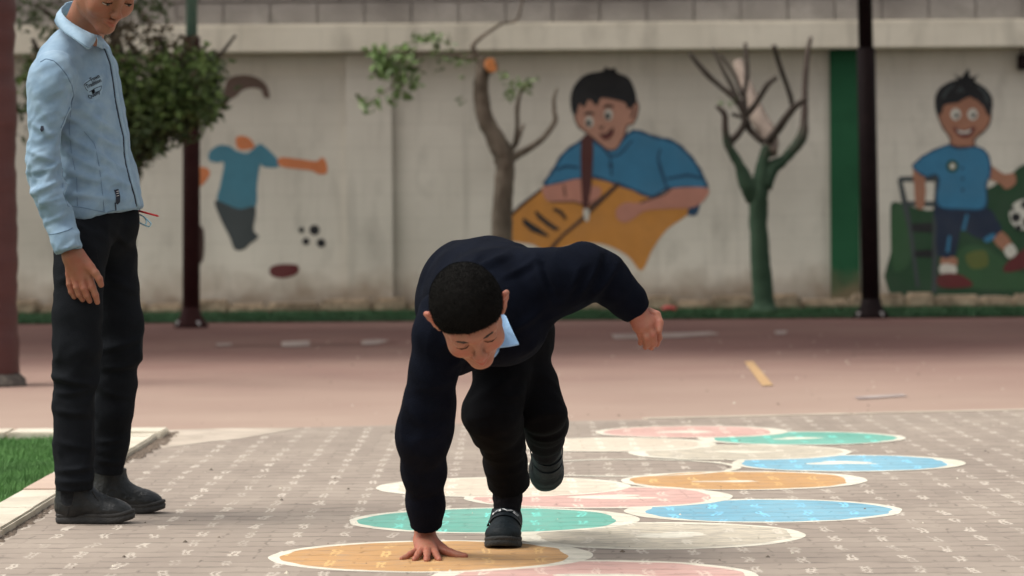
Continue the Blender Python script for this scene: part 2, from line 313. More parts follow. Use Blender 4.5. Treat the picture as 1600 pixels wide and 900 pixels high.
# ------------------------------------------------------------------ implicit-surface modeller (numpy)
def vec(a): return np.array([a[0], a[1], a[2]], dtype=np.float64)
class Blob:
    def __init__(s): s.p = []; s.lo = np.full(3, 1e9); s.hi = np.full(3, -1e9)
    def _bb(s, lo, hi, grow=True):
        if grow: s.lo = np.minimum(s.lo, lo); s.hi = np.maximum(s.hi, hi)
    def rc(s, a, b, ra, rb, k=.02, flat=None, fs=1.0, cap=0, sub=False):
        a, b = vec(a), vec(b); R = max(ra, rb) * max(fs, 1.0)
        lo, hi = np.minimum(a, b) - R - k, np.maximum(a, b) + R + k; s._bb(lo, hi, not sub)
        ab = b - a; L2 = max(ab @ ab, 1e-9); L = math.sqrt(L2); n = vec(flat) / np.linalg.norm(vec(flat)) if flat is not None else None
        def fn(x, y, z):
            X, Y, Z = x - a[0], y - a[1], z - a[2]
            t = (X * ab[0] + Y * ab[1] + Z * ab[2]) / L2
            e = np.clip(t, 0, 1)
            qx, qy, qz = X - e * ab[0], Y - e * ab[1], Z - e * ab[2]
            if n is not None:
                c = (qx * n[0] + qy * n[1] + qz * n[2]) * (1 - 1 / fs); qx = qx - c * n[0]; qy = qy - c * n[1]; qz = qz - c * n[2]
            d = np.sqrt(qx * qx + qy * qy + qz * qz) - (ra + (rb - ra) * e)
            if cap & 2: d = np.maximum(d, (t - 1) * L)
            if cap & 1: d = np.maximum(d, -t * L)
            return d
        s.p.append((fn, lo, hi, k, sub)); return s
    def path(s, pts, k=.02, cap=0, flat=None, fs=1.0):
        for i in range(len(pts) - 1):
            last = i == len(pts) - 2
            s.rc(pts[i][0], pts[i + 1][0], pts[i][1], pts[i + 1][1], k, flat, fs, (2 if last and cap & 2 else 0) | (1 if i == 0 and cap & 1 else 0))
        return s
    def ell(s, c, r, R=None, k=.02, sub=False):
        c = vec(c); R = np.eye(3) if R is None else R; m = max(r)
        lo, hi = c - m - k, c + m + k; s._bb(lo, hi, not sub)
        def fn(x, y, z):
            X, Y, Z = x - c[0], y - c[1], z - c[2]; k0 = 0; k1 = 0
            for i in range(3):
                q = X * R[0, i] + Y * R[1, i] + Z * R[2, i]; k0 = k0 + (q / r[i]) ** 2; k1 = k1 + (q / r[i] ** 2) ** 2
            k0 = np.sqrt(k0); k1 = np.sqrt(k1) + 1e-9
            return k0 * (k0 - 1) / k1
        s.p.append((fn, lo, hi, k, sub)); return s
    def cut(s, pt, n, rad, k=.004):
        pt = vec(pt); n = vec(n) / np.linalg.norm(vec(n))
        def fn(x, y, z): return (x - pt[0]) * n[0] + (y - pt[1]) * n[1] + (z - pt[2]) * n[2]     # n points to the side that is kept
        s.p.append((fn, pt - rad, pt + rad, k, 'cut')); return s
    def mesh(s, h, smooth=1):
        lo = s.lo - 2 * h; n = np.ceil((s.hi + 2 * h - lo) / h).astype(int) + 1
        ax = [(lo[i] + h * np.arange(n[i])).astype(np.float32) for i in range(3)]
        d = np.full(n, .5, dtype=np.float32)
        for fn, l, hh, k, sub in s.p:
            i0 = np.clip(np.floor((l - lo) / h).astype(int), 0, n); i1 = np.clip(np.ceil((hh - lo) / h).astype(int) + 1, 0, n)
            if (i1 <= i0).any(): continue
            sl = tuple(slice(i0[j], i1[j]) for j in range(3))
            x = ax[0][sl[0]][:, None, None]; y = ax[1][sl[1]][None, :, None]; z = ax[2][sl[2]][None, None, :]
            e = fn(x, y, z); c = d[sl]
            if sub: c, e = -c, (e if sub == 'cut' else e) ; 
            if sub == 'cut': e = fn(x, y, z)
            hk = np.maximum(k - np.abs(c - e), 0) / k
            r = np.minimum(c, e) - hk * hk * k * .25
            d[sl] = -r if sub else r
        V, F = surface_nets(d, lo, h)
        for _ in range(smooth): V = laplace(V, F, .5)
        return V, F
def surface_nets(d, lo, h):
    s = d < 0; n = np.array(d.shape)
    c = np.zeros(n - 1, dtype=np.int8)
    for i in (0, 1):
        for j in (0, 1):
            for k in (0, 1): c += s[i:n[0] - 1 + i, j:n[1] - 1 + j, k:n[2] - 1 + k]
    act = (c > 0) & (c < 8); idx = np.argwhere(act); ids = np.full(act.shape, -1, dtype=np.int64); ids[act] = np.arange(len(idx))
    acc = np.zeros((len(idx), 3)); cnt = np.zeros(len(idx))
    cor = [(i, j, k) for i in (0, 1) for j in (0, 1) for k in (0, 1)]
    for a in cor:
        for b in cor:
            df = np.array(b) - np.array(a)
            if df.sum() != 1 or (df < 0).any(): continue
            va = d[idx[:, 0] + a[0], idx[:, 1] + a[1], idx[:, 2] + a[2]]; vb = d[idx[:, 0] + b[0], idx[:, 1] + b[1], idx[:, 2] + b[2]]
            m = (va < 0) != (vb < 0); t = np.where(m, va / np.where(m, va - vb, 1), 0)
            acc[m] += (np.array(a) + t[m, None] * df); cnt[m] += 1
    V = (idx + acc / cnt[:, None]) * h + lo
    F = []
    for ax_ in range(3):
        o1, o2 = [(1, 2), (2, 0), (0, 1)][ax_]
        sl0 = [slice(None)] * 3; sl1 = [slice(None)] * 3; sl0[ax_] = slice(0, n[ax_] - 1); sl1[ax_] = slice(1, n[ax_])
        a = s[tuple(sl0)]; b = s[tuple(sl1)]; e = np.argwhere(a != b); e = e[(e[:, o1] > 0) & (e[:, o2] > 0) & (e[:, o1] < n[o1] - 1) & (e[:, o2] < n[o2] - 1)]
        ins = a[e[:, 0], e[:, 1], e[:, 2]]
        def g(p, q):
            t = e.copy(); t[:, o1] -= p; t[:, o2] -= q; return ids[t[:, 0], t[:, 1], t[:, 2]]
        q = np.stack([g(0, 0), g(1, 0), g(1, 1), g(0, 1)], 1); q[~ins] = q[~ins][:, ::-1]; F.append(q)
    return V, np.concatenate(F)
def laplace(V, F, f):
    acc = np.zeros_like(V); cnt = np.zeros(len(V))
    for i in range(4):
        a, b = F[:, i], F[:, (i + 1) % 4]
        for k in range(3): acc[:, k] += np.bincount(a, V[b, k], len(V)) + np.bincount(b, V[a, k], len(V))
        cnt += np.bincount(a, minlength=len(V)) + np.bincount(b, minlength=len(V))
    return V * (1 - f) + f * acc / np.maximum(cnt, 1)[:, None]
def normals(V, F):
    n = np.cross(V[F[:, 2]] - V[F[:, 0]], V[F[:, 3]] - V[F[:, 1]]); N = np.zeros_like(V)
    for i in range(4):
        for k in range(3): N[:, k] += np.bincount(F[:, i], n[:, k], len(V))
    return N / (np.linalg.norm(N, axis=1, keepdims=True) + 1e-12)
def vnoise(P, seed=0):
    I = np.floor(P).astype(np.int64); f = P - I; f = f * f * (3 - 2 * f); out = 0
    for a in (0, 1):
        for b in (0, 1):
            for c in (0, 1):
                q = ((I[:, 0] + a) * 73856093) ^ ((I[:, 1] + b) * 19349663) ^ ((I[:, 2] + c) * 83492791) ^ (seed * 2654435761)
                q = (q ^ (q >> 13)) * 1274126177; q = (q ^ (q >> 16)) & 0xffff
                out = out + q / 65535.0 * (f[:, 0] if a else 1 - f[:, 0]) * (f[:, 1] if b else 1 - f[:, 1]) * (f[:, 2] if c else 1 - f[:, 2])
    return out * 2 - 1
def folds(V, F, amp, scale, seed=0, axis=None, aspect=3.0, warp=.3):
    """cloth folds: ridged noise stretched along one axis"""
    N = normals(V, F); P = V / scale
    if axis is not None:
        a = vec(axis) / np.linalg.norm(vec(axis)); P = P - (P @ a)[:, None] * a * (1 - 1 / aspect)
    P = P + warp * np.stack([vnoise(P * .7 + 11, seed + 1), vnoise(P * .7 + 37, seed + 2), vnoise(P * .7 + 71, seed + 3)], 1)
    r = 1 - np.abs(vnoise(P, seed + 5)) * 2; r2 = vnoise(P * 2.1 + 5, seed + 9)
    a_ = amp if np.isscalar(amp) else amp[:, None][:, 0]
    return V + N * (((r - .35) * .7 + r2 * .3) * a_)[:, None]
def bvh_of(V, F): return BVHTree.FromPolygons([tuple(v) for v in V], [tuple(int(i) for i in f) for f in F])
CAMP = Vector((0, 0, CH))
def hit(bvh, px, py, Yd=9.0, off=.001):
    d = (W(px, py, 9.0) - CAMP).normalized(); r = bvh.ray_cast(CAMP, d)
    if r[0] is None:
        q = bvh.find_nearest(W(px, py, Yd)); r = (q[0], q[1])
    n = r[1] if r[1].dot(d) < 0 else -r[1]
    return r[0] + n * off, n
def seam(bvh, pts, wpx, name, m, parent, Yd=9.0, off=.0008, sub=6, flatr=1):
    mb = MB(); P = []
    for i in range(len(pts) - 1):
        for j in range(sub): t = j / sub; P.append((pts[i][0] * (1 - t) + pts[i + 1][0] * t, pts[i][1] * (1 - t) + pts[i + 1][1] * t))
    P.append(pts[-1]); Q = [hit(bvh, x, y, Yd, off)[0] for x, y in P]; r = ms(wpx / 2, Yd)
    Q2 = [Q[0]] + [(Q[i - 1] + Q[i] * 2 + Q[i + 1]) / 4 for i in range(1, len(Q) - 1)] + [Q[-1]]
    mb.tube(Q2, [r] * len(Q2), 6, sub=1); return mb.build(name, m, parent, True)
def inside(x, y, poly):
    c = False; n = len(poly)
    for i in range(n):
        x1, y1 = poly[i]; x2, y2 = poly[(i + 1) % n]
        if (y1 > y) != (y2 > y) and x < (x2 - x1) * (y - y1) / (y2 - y1) + x1: c = not c
    return c
def decal(bvh, poly, step, name, m, parent, Yd=9.0, off=.0015):
    x0 = min(p[0] for p in poly); x1 = max(p[0] for p in poly); y0 = min(p[1] for p in poly); y1 = max(p[1] for p in poly)
    ids = {}; V = []; F = []
    def g(i, j):
        if (i, j) not in ids: ids[(i, j)] = len(V); V.append(hit(bvh, x0 + i * step, y0 + j * step, Yd, off)[0])
        return ids[(i, j)]
    for i in range(int((x1 - x0) / step) + 1):
        for j in range(int((y1 - y0) / step) + 1):
            if inside(x0 + (i + .5) * step, y0 + (j + .5) * step, poly): F.append((g(i, j), g(i, j + 1), g(i + 1, j + 1), g(i + 1, j)))
    return mk(name, V, F, m, parent)
def text_mesh(txt):
    cu = bpy.data.curves.new('t', 'FONT'); cu.body = txt; cu.size = 1; cu.offset = .022; cu.resolution_u = 2; o = bpy.data.objects.new('t', cu); COL.objects.link(o)
    dg = bpy.context.evaluated_depsgraph_get(); me = bpy.data.meshes.new_from_object(o.evaluated_get(dg))
    V = [v.co.copy() for v in me.vertices]; F = [list(p.vertices) for p in me.polygons]
    bpy.data.objects.remove(o); bpy.data.curves.remove(cu); bpy.data.meshes.remove(me)
    w_ = max(v.x for v in V); h_ = max(v.y for v in V); return [(v.x / w_, v.y / h_) for v in V], F
def text_on(bvh, txt, p0, p1, hpx, name, m, parent, Yd=9.0, off=.0022, slant=0):
    T, F = text_mesh(txt); ux, uy = p1[0] - p0[0], p1[1] - p0[1]; L = math.hypot(ux, uy); nx, ny = uy / L, -ux / L
    V = [hit(bvh, p0[0] + ux * a + nx * b * hpx + slant * b, p0[1] + uy * a + ny * b * hpx, Yd, off)[0] for a, b in T]
    return mk(name, V, F, m, parent, smooth=False)
def cat(a, b): return np.concatenate([a[0], b[0]]), np.concatenate([a[1], b[1] + len(a[0])])
def closed(pts, sub=5):
    out = []; n = len(pts)
    for i in range(n):
        p0, p1, p2, p3 = [np.array(pts[(i + q) % n], dtype=float) for q in (-1, 0, 1, 2)]
        for j in range(sub):
            t = j / sub; out.append(tuple(.5 * ((2 * p1) + (-p0 + p2) * t + (2 * p0 - 5 * p1 + 4 * p2 - p3) * t * t + (-p0 + 3 * p1 - 3 * p2 + p3) * t ** 3)))
    return out
#==SETTING==
# ================================================================== SETTING
def sheet(name, P, m, z=0, parent=None):
    V = [(p[0], p[1], z) for p in P]; return mk(name, V, [tuple(range(len(V)))], m, parent, smooth=False)
tag(sheet('ground', [(-300, -40), (300, -40), (300, 400), (-300, 400)], 'dirt', -.012), kind='structure')
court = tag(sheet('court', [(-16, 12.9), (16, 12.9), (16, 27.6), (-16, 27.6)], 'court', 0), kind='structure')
eL, eR = GR(360, 672), GR(1600, 643)
sl_ = (eR.y - eL.y) / (eR.x - eL.x)
def edge_y(x): return eL.y + (x - eL.x) * sl_
KO, KI, KFAR0, KFAR1 = -1.333, -1.462, 12.72, 12.98
paving = tag(sheet('paving', [(KO, -6), (14, -6), (14, edge_y(14)), (eL.x, eL.y), (-1.30, 13.2), (KO, 13.0)], 'pavers', .004), kind='structure')
tag(sheet('path', [(KO, 12.2)] + [(p.x, p.y) for p in (GR(250, 703), GR(330, 692), GR(372, 688), GR(470, 671), GR(360, 671), GR(228, 675))] + [(KO, 13.1)], 'sand_concrete', .0052), kind='structure')
mb = MB(); d_ = Vector((1, sl_, 0)).normalized(); n_ = Vector((-d_.y, d_.x, 0))
x = 0.55
while x < 9:
    L_ = .9; a = Vector((x, edge_y(x), 0)); b = a + d_ * (L_ - .012)
    q = [a, b, b + n_ * .085, a + n_ * .085]
    mb.add([(p.x, p.y, 0) for p in q] + [(p.x, p.y, .007) for p in q], [(4, 5, 6, 7), (0, 1, 5, 4), (1, 2, 6, 5), (2, 3, 7, 6), (3, 0, 4, 7)]); x += L_ * d_.x
tag(mb.build('edging_kerb', 'sand_concrete'), kind='structure')
# kerb round the lawn
mb = MB(); y = 2.0; i = 0
while y < KFAR0:
    y2 = min(y + .62, KFAR0); mb.box((KI, y, -.01), (KO + random.uniform(-.003, .003), y2 - .006, .030 + random.uniform(-.002, .002)), 1 if 9.9 < y < 10.6 else 0, .006); y = y2
x = -5.0
while x < KO - .05:
    x2 = min(x + .62, KO + .02); mb.box((x, KFAR0 + .004, -.01), (x2 - .006, KFAR1, .034), 0, .006); x = x2
tag(mb.build('kerb', ['kerb_cream', 'kerb_pink']), kind='structure')
mb = MB()                                     # dirt gathered along the kerb foot
for k in range(260):
    yy = random.uniform(8.2, 12.9); rr = random.uniform(.004, .012); xx = KO + abs(random.gauss(0, .010)) + .002
    s_ = [(xx + rr * 1.2 * math.cos(t), yy + rr * 3 * math.sin(t)) for t in np.linspace(0, 6.28, 7)[:-1]]
    mb.add([(p[0], p[1], .0045) for p in s_] + [(xx, yy, .0045 + rr * .5)], [(j, (j + 1) % 6, 6) for j in range(6)])
for k in range(420):  # denser dark clumps paint the shadow on the kerb's end face
    yy = random.uniform(11.7, 13.15); rr = random.uniform(.004, .011); xx = KO + abs(random.gauss(0, .022)) + .002
    s_ = [(xx + rr * 1.2 * math.cos(t), yy + rr * 2.5 * math.sin(t)) for t in np.linspace(0, 6.28, 7)[:-1]]
    mb.add([(p[0], p[1], .0054) for p in s_] + [(xx, yy, .0054 + rr * .6)], [(j, (j + 1) % 6, 6) for j in range(6)])
tag(mb.build('dirt', 'dirt'), label='brown dirt gathered along the foot of the lawn kerb, plus dark clumps painting the shadow at its far end', cat='dirt', kind='stuff')
tag(sheet('lawn_base', [(-5.2, 2), (KI, 2), (KI, KFAR0), (-5.2, KFAR0)], 'turf_base', .006), kind='structure')
nb = 60000; V = np.zeros((nb * 3, 3)); bx = RNG.uniform(-2.35, KI - .002, nb); by = 12.70 - 4.0 * RNG.random(nb) ** 1.0
an = RNG.uniform(0, 6.28, nb); hh = RNG.uniform(.014, .034, nb) * (1 + .35 * vnoise(np.stack([bx * 6, by * 6, bx * 0], 1), 3)); wd = RNG.uniform(.0012, .0024, nb)
V[0::3] = np.stack([bx - wd * np.cos(an), by - wd * np.sin(an), np.full(nb, .004)], 1); V[1::3] = np.stack([bx + wd * np.cos(an), by + wd * np.sin(an), np.full(nb, .004)], 1)
V[2::3] = np.stack([bx + RNG.normal(0, .008, nb), by + RNG.normal(0, .008, nb), hh], 1)
tag(mk('grass', V, np.arange(nb * 3).reshape(-1, 3), 'grass_blade', smooth=False), 'short bright green grass of the lawn inside the kerb', 'grass', kind='stuff')
tag(sheet('grass_strip', [(-16, 27.35), (16, 27.35), (16, 30.2), (-16, 30.2)], 'strip_green', .012), kind='structure')
nb = 26000; bx = RNG.uniform(-5.2, 5.4, nb); by = RNG.uniform(27.32, 29.9, nb); V = np.zeros((nb * 3, 3)); wd = RNG.uniform(.003, .007, nb)
V[0::3] = np.stack([bx - wd, by, np.full(nb, .01)], 1); V[1::3] = np.stack([bx + wd, by, np.full(nb, .01)], 1)
V[2::3] = np.stack([bx + RNG.normal(0, .02, nb), by + RNG.normal(0, .02, nb), RNG.uniform(.02, .055, nb)], 1)
tag(mk('grass_tufts', V, np.arange(nb * 3).reshape(-1, 3), 'strip_green', smooth=False), 'dark green grass of the narrow strip at the foot of the wall', 'grass', kind='stuff')

mb = MB()
for k in range(520):
    xx, yy = random.uniform(-1.3, 2.6), random.uniform(7.6, 24); rr = random.choice((.002, .003, .004, .007)) * random.uniform(.7, 1.3)
    s_ = [(xx + rr * random.uniform(.6, 1.2) * math.cos(t), yy + rr * random.uniform(.8, 2) * math.sin(t)) for t in np.linspace(0, 6.28, 6)[:-1]]
    mb.add([(p[0], p[1], .0042) for p in s_] + [(xx, yy, .0045 + rr * .7)], [(j, (j + 1) % 5, 5) for j in range(5)], k % 3)
tag(mb.build('debris', ['dirt', 'bark', 'kerb_cream']), 'fine grit and crumbs scattered over the paving and the court', 'grit', kind='stuff')
# painted circles on the paving (each a part of the paving)
CIR = [((928, 904), 515, 'pink', 'pink painted circle cut off by the bottom of the photo'), ((674, 871), 506, 'orange', 'orange painted circle under the planted hand'),
       ((1030, 839), 455, 'grey', 'worn cream painted circle right of the foot'), ((772, 815), 455, 'green', 'teal green painted circle behind the planted hand'),
       ((1192, 800), 433, 'blue', 'blue painted circle beside the teal one'), ((935, 779), 420, 'pink', 'pink painted circle behind the foot'),
       ((786, 763), 398, 'cream', 'cream painted circle behind the arm'), ((1162, 753), 385, 'orange', 'orange painted circle with a white mark'),
       ((972, 733), 372, 'pavers', 'white outlined circle with bare pavers'), ((1325, 726), 366, 'blue', 'blue painted circle farthest right'),
       ((1155, 709), 350, 'grey', 'faded circle with worn paint'), ((955, 697), 330, 'cream', 'cream circle near the back of the row'),
       ((1252, 687), 325, 'green', 'teal green circle at the back'), ((1080, 677), 300, 'pink', 'pink circle farthest back')]
for i, ((cx, cy), wd_, colr, lab) in enumerate(CIR):
    c = GR(cx, cy); R = ms(wd_ / 2, c.y); z = .0043 + .00016 * i; th = np.linspace(0, 2 * math.pi, 97)[:-1]
    sm_ = lambda: sum(RNG.normal(0, 1) * np.sin(k_ * th + RNG.uniform(0, 6.28)) / k_ ** .7 for k_ in range(3, 22)); ro = R * (1 + .006 * sm_()); bw = .030 + .006 * sm_()
    bw = np.maximum(bw, .012); bw += .035 * np.maximum(0, np.cos(th - (0 if i % 2 else 3.1))) ** 6
    ri = np.maximum(R * .6, ro - bw); O = [(c.x + ro[k] * math.cos(th[k]), c.y + ro[k] * math.sin(th[k]), z) for k in range(96)]
    I_ = [(c.x + ri[k] * math.cos(th[k]), c.y + ri[k] * math.sin(th[k]), z) for k in range(96)]
    F = [(k, (k + 1) % 96, 96 + (k + 1) % 96, 96 + k) for k in range(96)]; fm = [0] * 96
    V = O + I_
    if colr != 'pavers': F.append(tuple(range(96, 192))); fm.append(1)
    o = mk('painted_circle', V, F, ['circle_border', 'circle_' + colr if colr != 'pavers' else 'pavers'], paving, False, fm); o['label'] = lab
    # small white mark in the middle
    mb = MB(); mk_ = random.Random(i)
    if i in (0, 2, 5, 7, 9, 10, 12, 13):
        for q in range(3):
            ox, oy = mk_.uniform(-.07, .07), mk_.uniform(-.05, .05); aa = mk_.uniform(-.5, .5); l1, l2 = mk_.uniform(.05, .12), mk_.uniform(.02, .05)
            pts = [(l1 * math.cos(t), l2 * math.sin(t)) for t in np.linspace(0, 6.28, 13)[:-1]]
            mb.add([(c.x + ox + p[0] * math.cos(aa) - p[1] * math.sin(aa) * 1, c.y + oy + p[0] * math.sin(aa) + p[1] * math.cos(aa), z + .00004 + .00003 * q) for p in pts], [tuple(range(12))])
        mb.build('painted_mark', 'circle_border', paving)
# court lines, worn (parts of the court)
def quadline(name, pts, m, z=.004):
    q = [GR(*p) for p in pts]; mk(name, [(p.x, p.y, z) for p in q], [tuple(range(len(q)))], m, court, False)
quadline('court_line', [(336, 537), (470, 536), (620, 533), (620, 536), (470, 540), (336, 541)], 'court')
quadline('court_line', [(440, 535), (484, 533), (484, 542), (440, 543)], 'court_paint_white', .006)
quadline('court_line', [(338, 538), (362, 537), (362, 541), (338, 542)], 'court_paint_white', .006)
quadline('court_line', [(565, 533), (590, 531), (608, 533), (590, 539), (565, 540)], 'court_paint_white', .006)
quadline('court_line', [(955, 523), (1110, 519), (1124, 523), (1060, 528), (960, 530)], 'court_paint_white')
quadline('court_line', [(1210, 518), (1230, 517), (1228, 522), (1212, 523)], 'court_paint_white')
quadline('court_line', [(1335, 621), (1410, 616), (1418, 620), (1340, 625)], 'court_paint_white')
quadline('court_line', [(1163, 566), (1176, 565), (1208, 603), (1191, 604)], 'court_paint_yellow')

# ------------------------------------------------------------------ wall
WY = 30.3
def wz(py, px=800): return W(px, py, WY).z
def wx(px): return W(px, 300, WY).x
ZC0, ZC1 = wz(81), wz(37)
wall = empty('boundary_wall', (0, WY, 0)); tag(wall, 'long rendered boundary wall with painted murals and a pale coping', 'wall')
X0, X1 = -16.0, 16.0
mb = MB()
pil = [(wx(541), wx(614))]
gp = (wx(1297), wx(1342))
mb.box((X0, WY, 0), (X1, WY + .2, ZC0))
mb.build('plaster_face', 'wall_plaster', wall)
mb = MB()
for a, b in pil + [(-9.0, -8.6), (8.6, 9.0)]: mb.box((a, WY - .055, 0), (b, WY - .0005, ZC0 - .002), 0, .006)
mb.build('pillar', 'wall_plaster', wall)
mb = MB(); mb.box((gp[0], WY - .055, 0), (gp[1], WY - .0005, ZC0 - .002), 0, .006); o = mb.build('pillar', 'wall_green', wall); o['label'] = 'dark green painted pillar'
mb = MB(); mb.box((X0, WY - .17, ZC0), (X1, WY + .26, ZC1), 0, .012); mb.build('coping', 'coping_plaster', wall)
# low rough stone ledge
mb = MB(); x = X0
while x < X1:
    L_ = random.uniform(.25, .6); mb.box((x, 30.02 - random.uniform(0, .05), 0), (x + L_ - .002, WY - .06, .115 + random.uniform(-.03, .03)), 0, .03); x += L_
mb.build('stone_ledge', 'ledge', wall)
# blockwork above the coping
bw_ = empty('block_wall', (0, WY + .05, ZC1)); tag(bw_, 'bare grey concrete block courses standing on top of the coping', 'wall')
mb = MB(); r_ = 0
for r_ in range(6):
    x = X0 + (0.21 if r_ % 2 else 0)
    while x < X1:
        mb.box((x + .006, WY + .035 + random.uniform(0, .012), ZC1 + .008 + r_ * .21), (x + .415, WY + .21, ZC1 + .202 + r_ * .21), 0, .004); x += .42
mb.build('block_course', 'blockwork', bw_)
mb = MB(); mb.box((X0, WY + .058, ZC1 + .001), (X1, WY + .2, ZC1 + 1.25)); mb.build('mortar', 'mortar', bw_)

# ------------------------------------------------------------------ murals (flat paint, parts of the wall)
class Mural:
    def __init__(s, fx): s.fx = fx; s.mb = MB(); s.mats = []; s.n = 0
    def _mi(s, c):
        c = 'paint_' + c
        if c not in s.mats: s.mats.append(c)
        return s.mats.index(c)
    def poly(s, pts, c, sub=5):
        P = closed(pts, sub) if sub > 1 else pts; s.n += 1; Y = WY - .0012 - .00013 * s.n
        s.mb.add([W(*s.fx(*p), Y) for p in P][::1], [tuple(range(len(P)))], s._mi(c))
    def circ(s, x, y, r, c, ry=None): s.poly([(x + r * math.cos(t), y + (ry or r) * math.sin(t)) for t in np.linspace(0, 2 * math.pi, 15)[:-1]], c, 1)
    def line(s, pts, w_, c, loop=False):
        if loop: pts = closed(pts, 5); pts = pts + [pts[0]]
        s.n += 1; Y = WY - .0012 - .00013 * s.n; V = []
        for i, p in enumerate(pts):
            a = pts[max(i - 1, 0)]; b = pts[min(i + 1, len(pts) - 1)]; dx, dy = b[0] - a[0], b[1] - a[1]; l = math.hypot(dx, dy) or 1
            h = w_ * .68 * (1 + .25 * math.sin(i * 1.7)); V += [W(*s.fx(p[0] - dy / l * h, p[1] + dx / l * h), Y), W(*s.fx(p[0] + dy / l * h, p[1] - dx / l * h), Y)]
        s.mb.add(V, [(2 * i, 2 * i + 1, 2 * i + 3, 2 * i + 2) for i in range(len(pts) - 1)], s._mi(c))
    def build(s, lab): o = s.mb.build('mural', s.mats, wall); o['label'] = lab
m = Mural(lambda x, y: (240 + x / 1.731, y / 1.731))
m.poly([(200, 215), (235, 203), (275, 208), (305, 230), (314, 264), (298, 262), (290, 243), (265, 238), (240, 245), (225, 260), (205, 272), (195, 292), (185, 300), (190, 255)], 'fadedbrown')
m.poly([(222, 374), (240, 367), (262, 376), (273, 398), (250, 405), (228, 402)], 'orange_skin')
m.poly([(150, 412), (175, 393), (205, 395), (225, 408), (255, 413), (285, 390), (302, 397), (335, 430), (336, 452), (300, 452), (288, 447), (280, 500), (275, 560), (230, 565), (174, 545), (180, 500), (190, 442), (172, 440), (150, 434)], 'teal')
m.poly([(342, 426), (400, 431), (440, 436), (456, 425), (468, 442), (468, 468), (445, 471), (425, 461), (345, 450)], 'orange_skin')
m.poly([(118, 455), (145, 455), (152, 472), (132, 500), (118, 500)], 'orange_skin')
m.poly([(167, 542), (230, 565), (275, 560), (270, 620), (284, 640), (260, 660), (245, 674), (220, 675), (205, 640), (180, 590)], 'grey')
for a_ in ((435, 622, 14), (412, 653, 10), (453, 657, 12), (400, 622, 8)): m.circ(*a_, 'ink')
m.poly([(315, 725), (340, 715), (388, 717), (388, 740), (350, 752), (318, 745)], 'maroon')
m.poly([(112, 615), (135, 622), (134, 700), (115, 705)], 'brown')
m.build('unfinished mural of a footballer in a blue shirt with the face worn away')
m = Mural(lambda x, y: (720 + x / 2.143, 60 + y / 2.143))
bk = [(160, 598), (205, 558), (250, 520), (310, 478), (440, 468), (520, 488), (640, 530), (770, 572), (690, 640), (640, 710), (605, 778), (560, 730), (500, 697), (440, 685), (360, 697), (295, 716), (240, 690), (162, 672)]
m.poly(bk, 'orange', 4)
sh = [(280, 490), (310, 440), (345, 385), (400, 345), (430, 335), (470, 360), (510, 370), (560, 320), (590, 310), (650, 330), (710, 345), (760, 385), (800, 440), (824, 505), (775, 500), (690, 505), (640, 530), (560, 500), (450, 465), (400, 470), (330, 485)]
m.poly([(770, 560), (800, 548), (790, 590), (760, 590)], 'blue_dark')
m.poly(sh, 'blue', 4); m.line(sh, 7, 'blue_dark', True)
fc = [(380, 240), (400, 215), (440, 195), (550, 205), (590, 212), (592, 250), (577, 285), (558, 292), (545, 330), (520, 370), (490, 372), (460, 348), (420, 315), (390, 290)]
m.poly(fc, 'skin', 4); m.line(fc, 4, 'brown', True)
m.poly([(370, 240), (368, 190), (385, 150), (420, 120), (475, 108), (482, 95), (500, 102), (516, 98), (525, 115), (560, 130), (580, 165), (588, 212), (562, 236), (548, 215), (500, 203), (470, 200), (455, 226), (430, 205), (412, 232), (398, 218), (385, 258)], 'ink', 4)
m.line([(690, 500), (670, 440), (660, 400), (668, 370)], 6, 'blue_dark'); m.line([(690, 470), (760, 458), (815, 470)], 6, 'blue_dark')
m.line([(320, 440), (350, 428), (395, 432)], 6, 'blue_dark'); m.line([(470, 360), (500, 395), (530, 390), (575, 340)], 6, 'blue_dark'); m.circ(502, 425, 8, 'blue_dark'); m.line([(500, 395), (505, 460)], 4, 'blue_dark')
m.poly([(822, 500), (822, 532), (780, 565), (700, 570), (620, 577), (580, 602), (550, 616), (525, 605), (520, 575), (550, 550), (600, 550), (680, 522), (705, 503)], 'pinkskin', 4)
m.poly([(275, 500), (330, 485), (400, 470), (450, 500), (462, 530), (430, 562), (380, 545), (300, 546), (280, 530)], 'pinkskin', 4)
m.line([(462, 530), (430, 562), (380, 547), (300, 548)], 4, 'brown'); m.line([(345, 490), (350, 530)], 4, 'brown'); m.line([(600, 550), (680, 522), (705, 503)], 4, 'brown')
m.line([(530, 485), (470, 540), (400, 610), (340, 660), (295, 712)], 9, 'brown'); m.line([(162, 598), (200, 560), (270, 505)], 6, 'brown')
for q in ([(208, 605), (235, 625), (262, 640), (292, 662)], [(250, 580), (275, 605), (300, 622), (328, 640)], [(258, 595), (290, 620), (318, 640)], [(210, 615), (240, 640), (285, 658)], [(310, 570), (335, 582), (352, 605)]): m.line(q, 8, 'ink')
m.poly([(405, 335), (441, 335), (440, 450), (434, 520), (420, 585), (408, 560), (402, 450)], 'pen', 3); m.poly([(411, 572), (430, 575), (426, 612), (414, 604)], 'white', 3)
m.poly([(452, 495), (470, 505), (465, 530), (440, 545), (430, 530), (445, 515)], 'pinkskin', 3)
for ex, ey in ((494, 256), (430, 280)): m.circ(ex, ey, 14, 'white', 19); m.circ(ex - 2, ey + 4, 8, 'ink', 12); m.line([(ex - 16, ey - 25), (ex, ey - 32), (ex + 16, ey - 27)], 5, 'ink')
m.poly([(468, 326), (490, 325), (508, 303), (510, 318), (495, 335), (478, 337)], 'maroon', 3); m.line([(464, 322), (488, 322), (512, 298)], 4, 'brown'); m.line([(462, 295), (472, 302), (478, 292)], 4, 'brown'); m.line([(572, 225), (580, 245), (568, 265)], 4, 'brown')
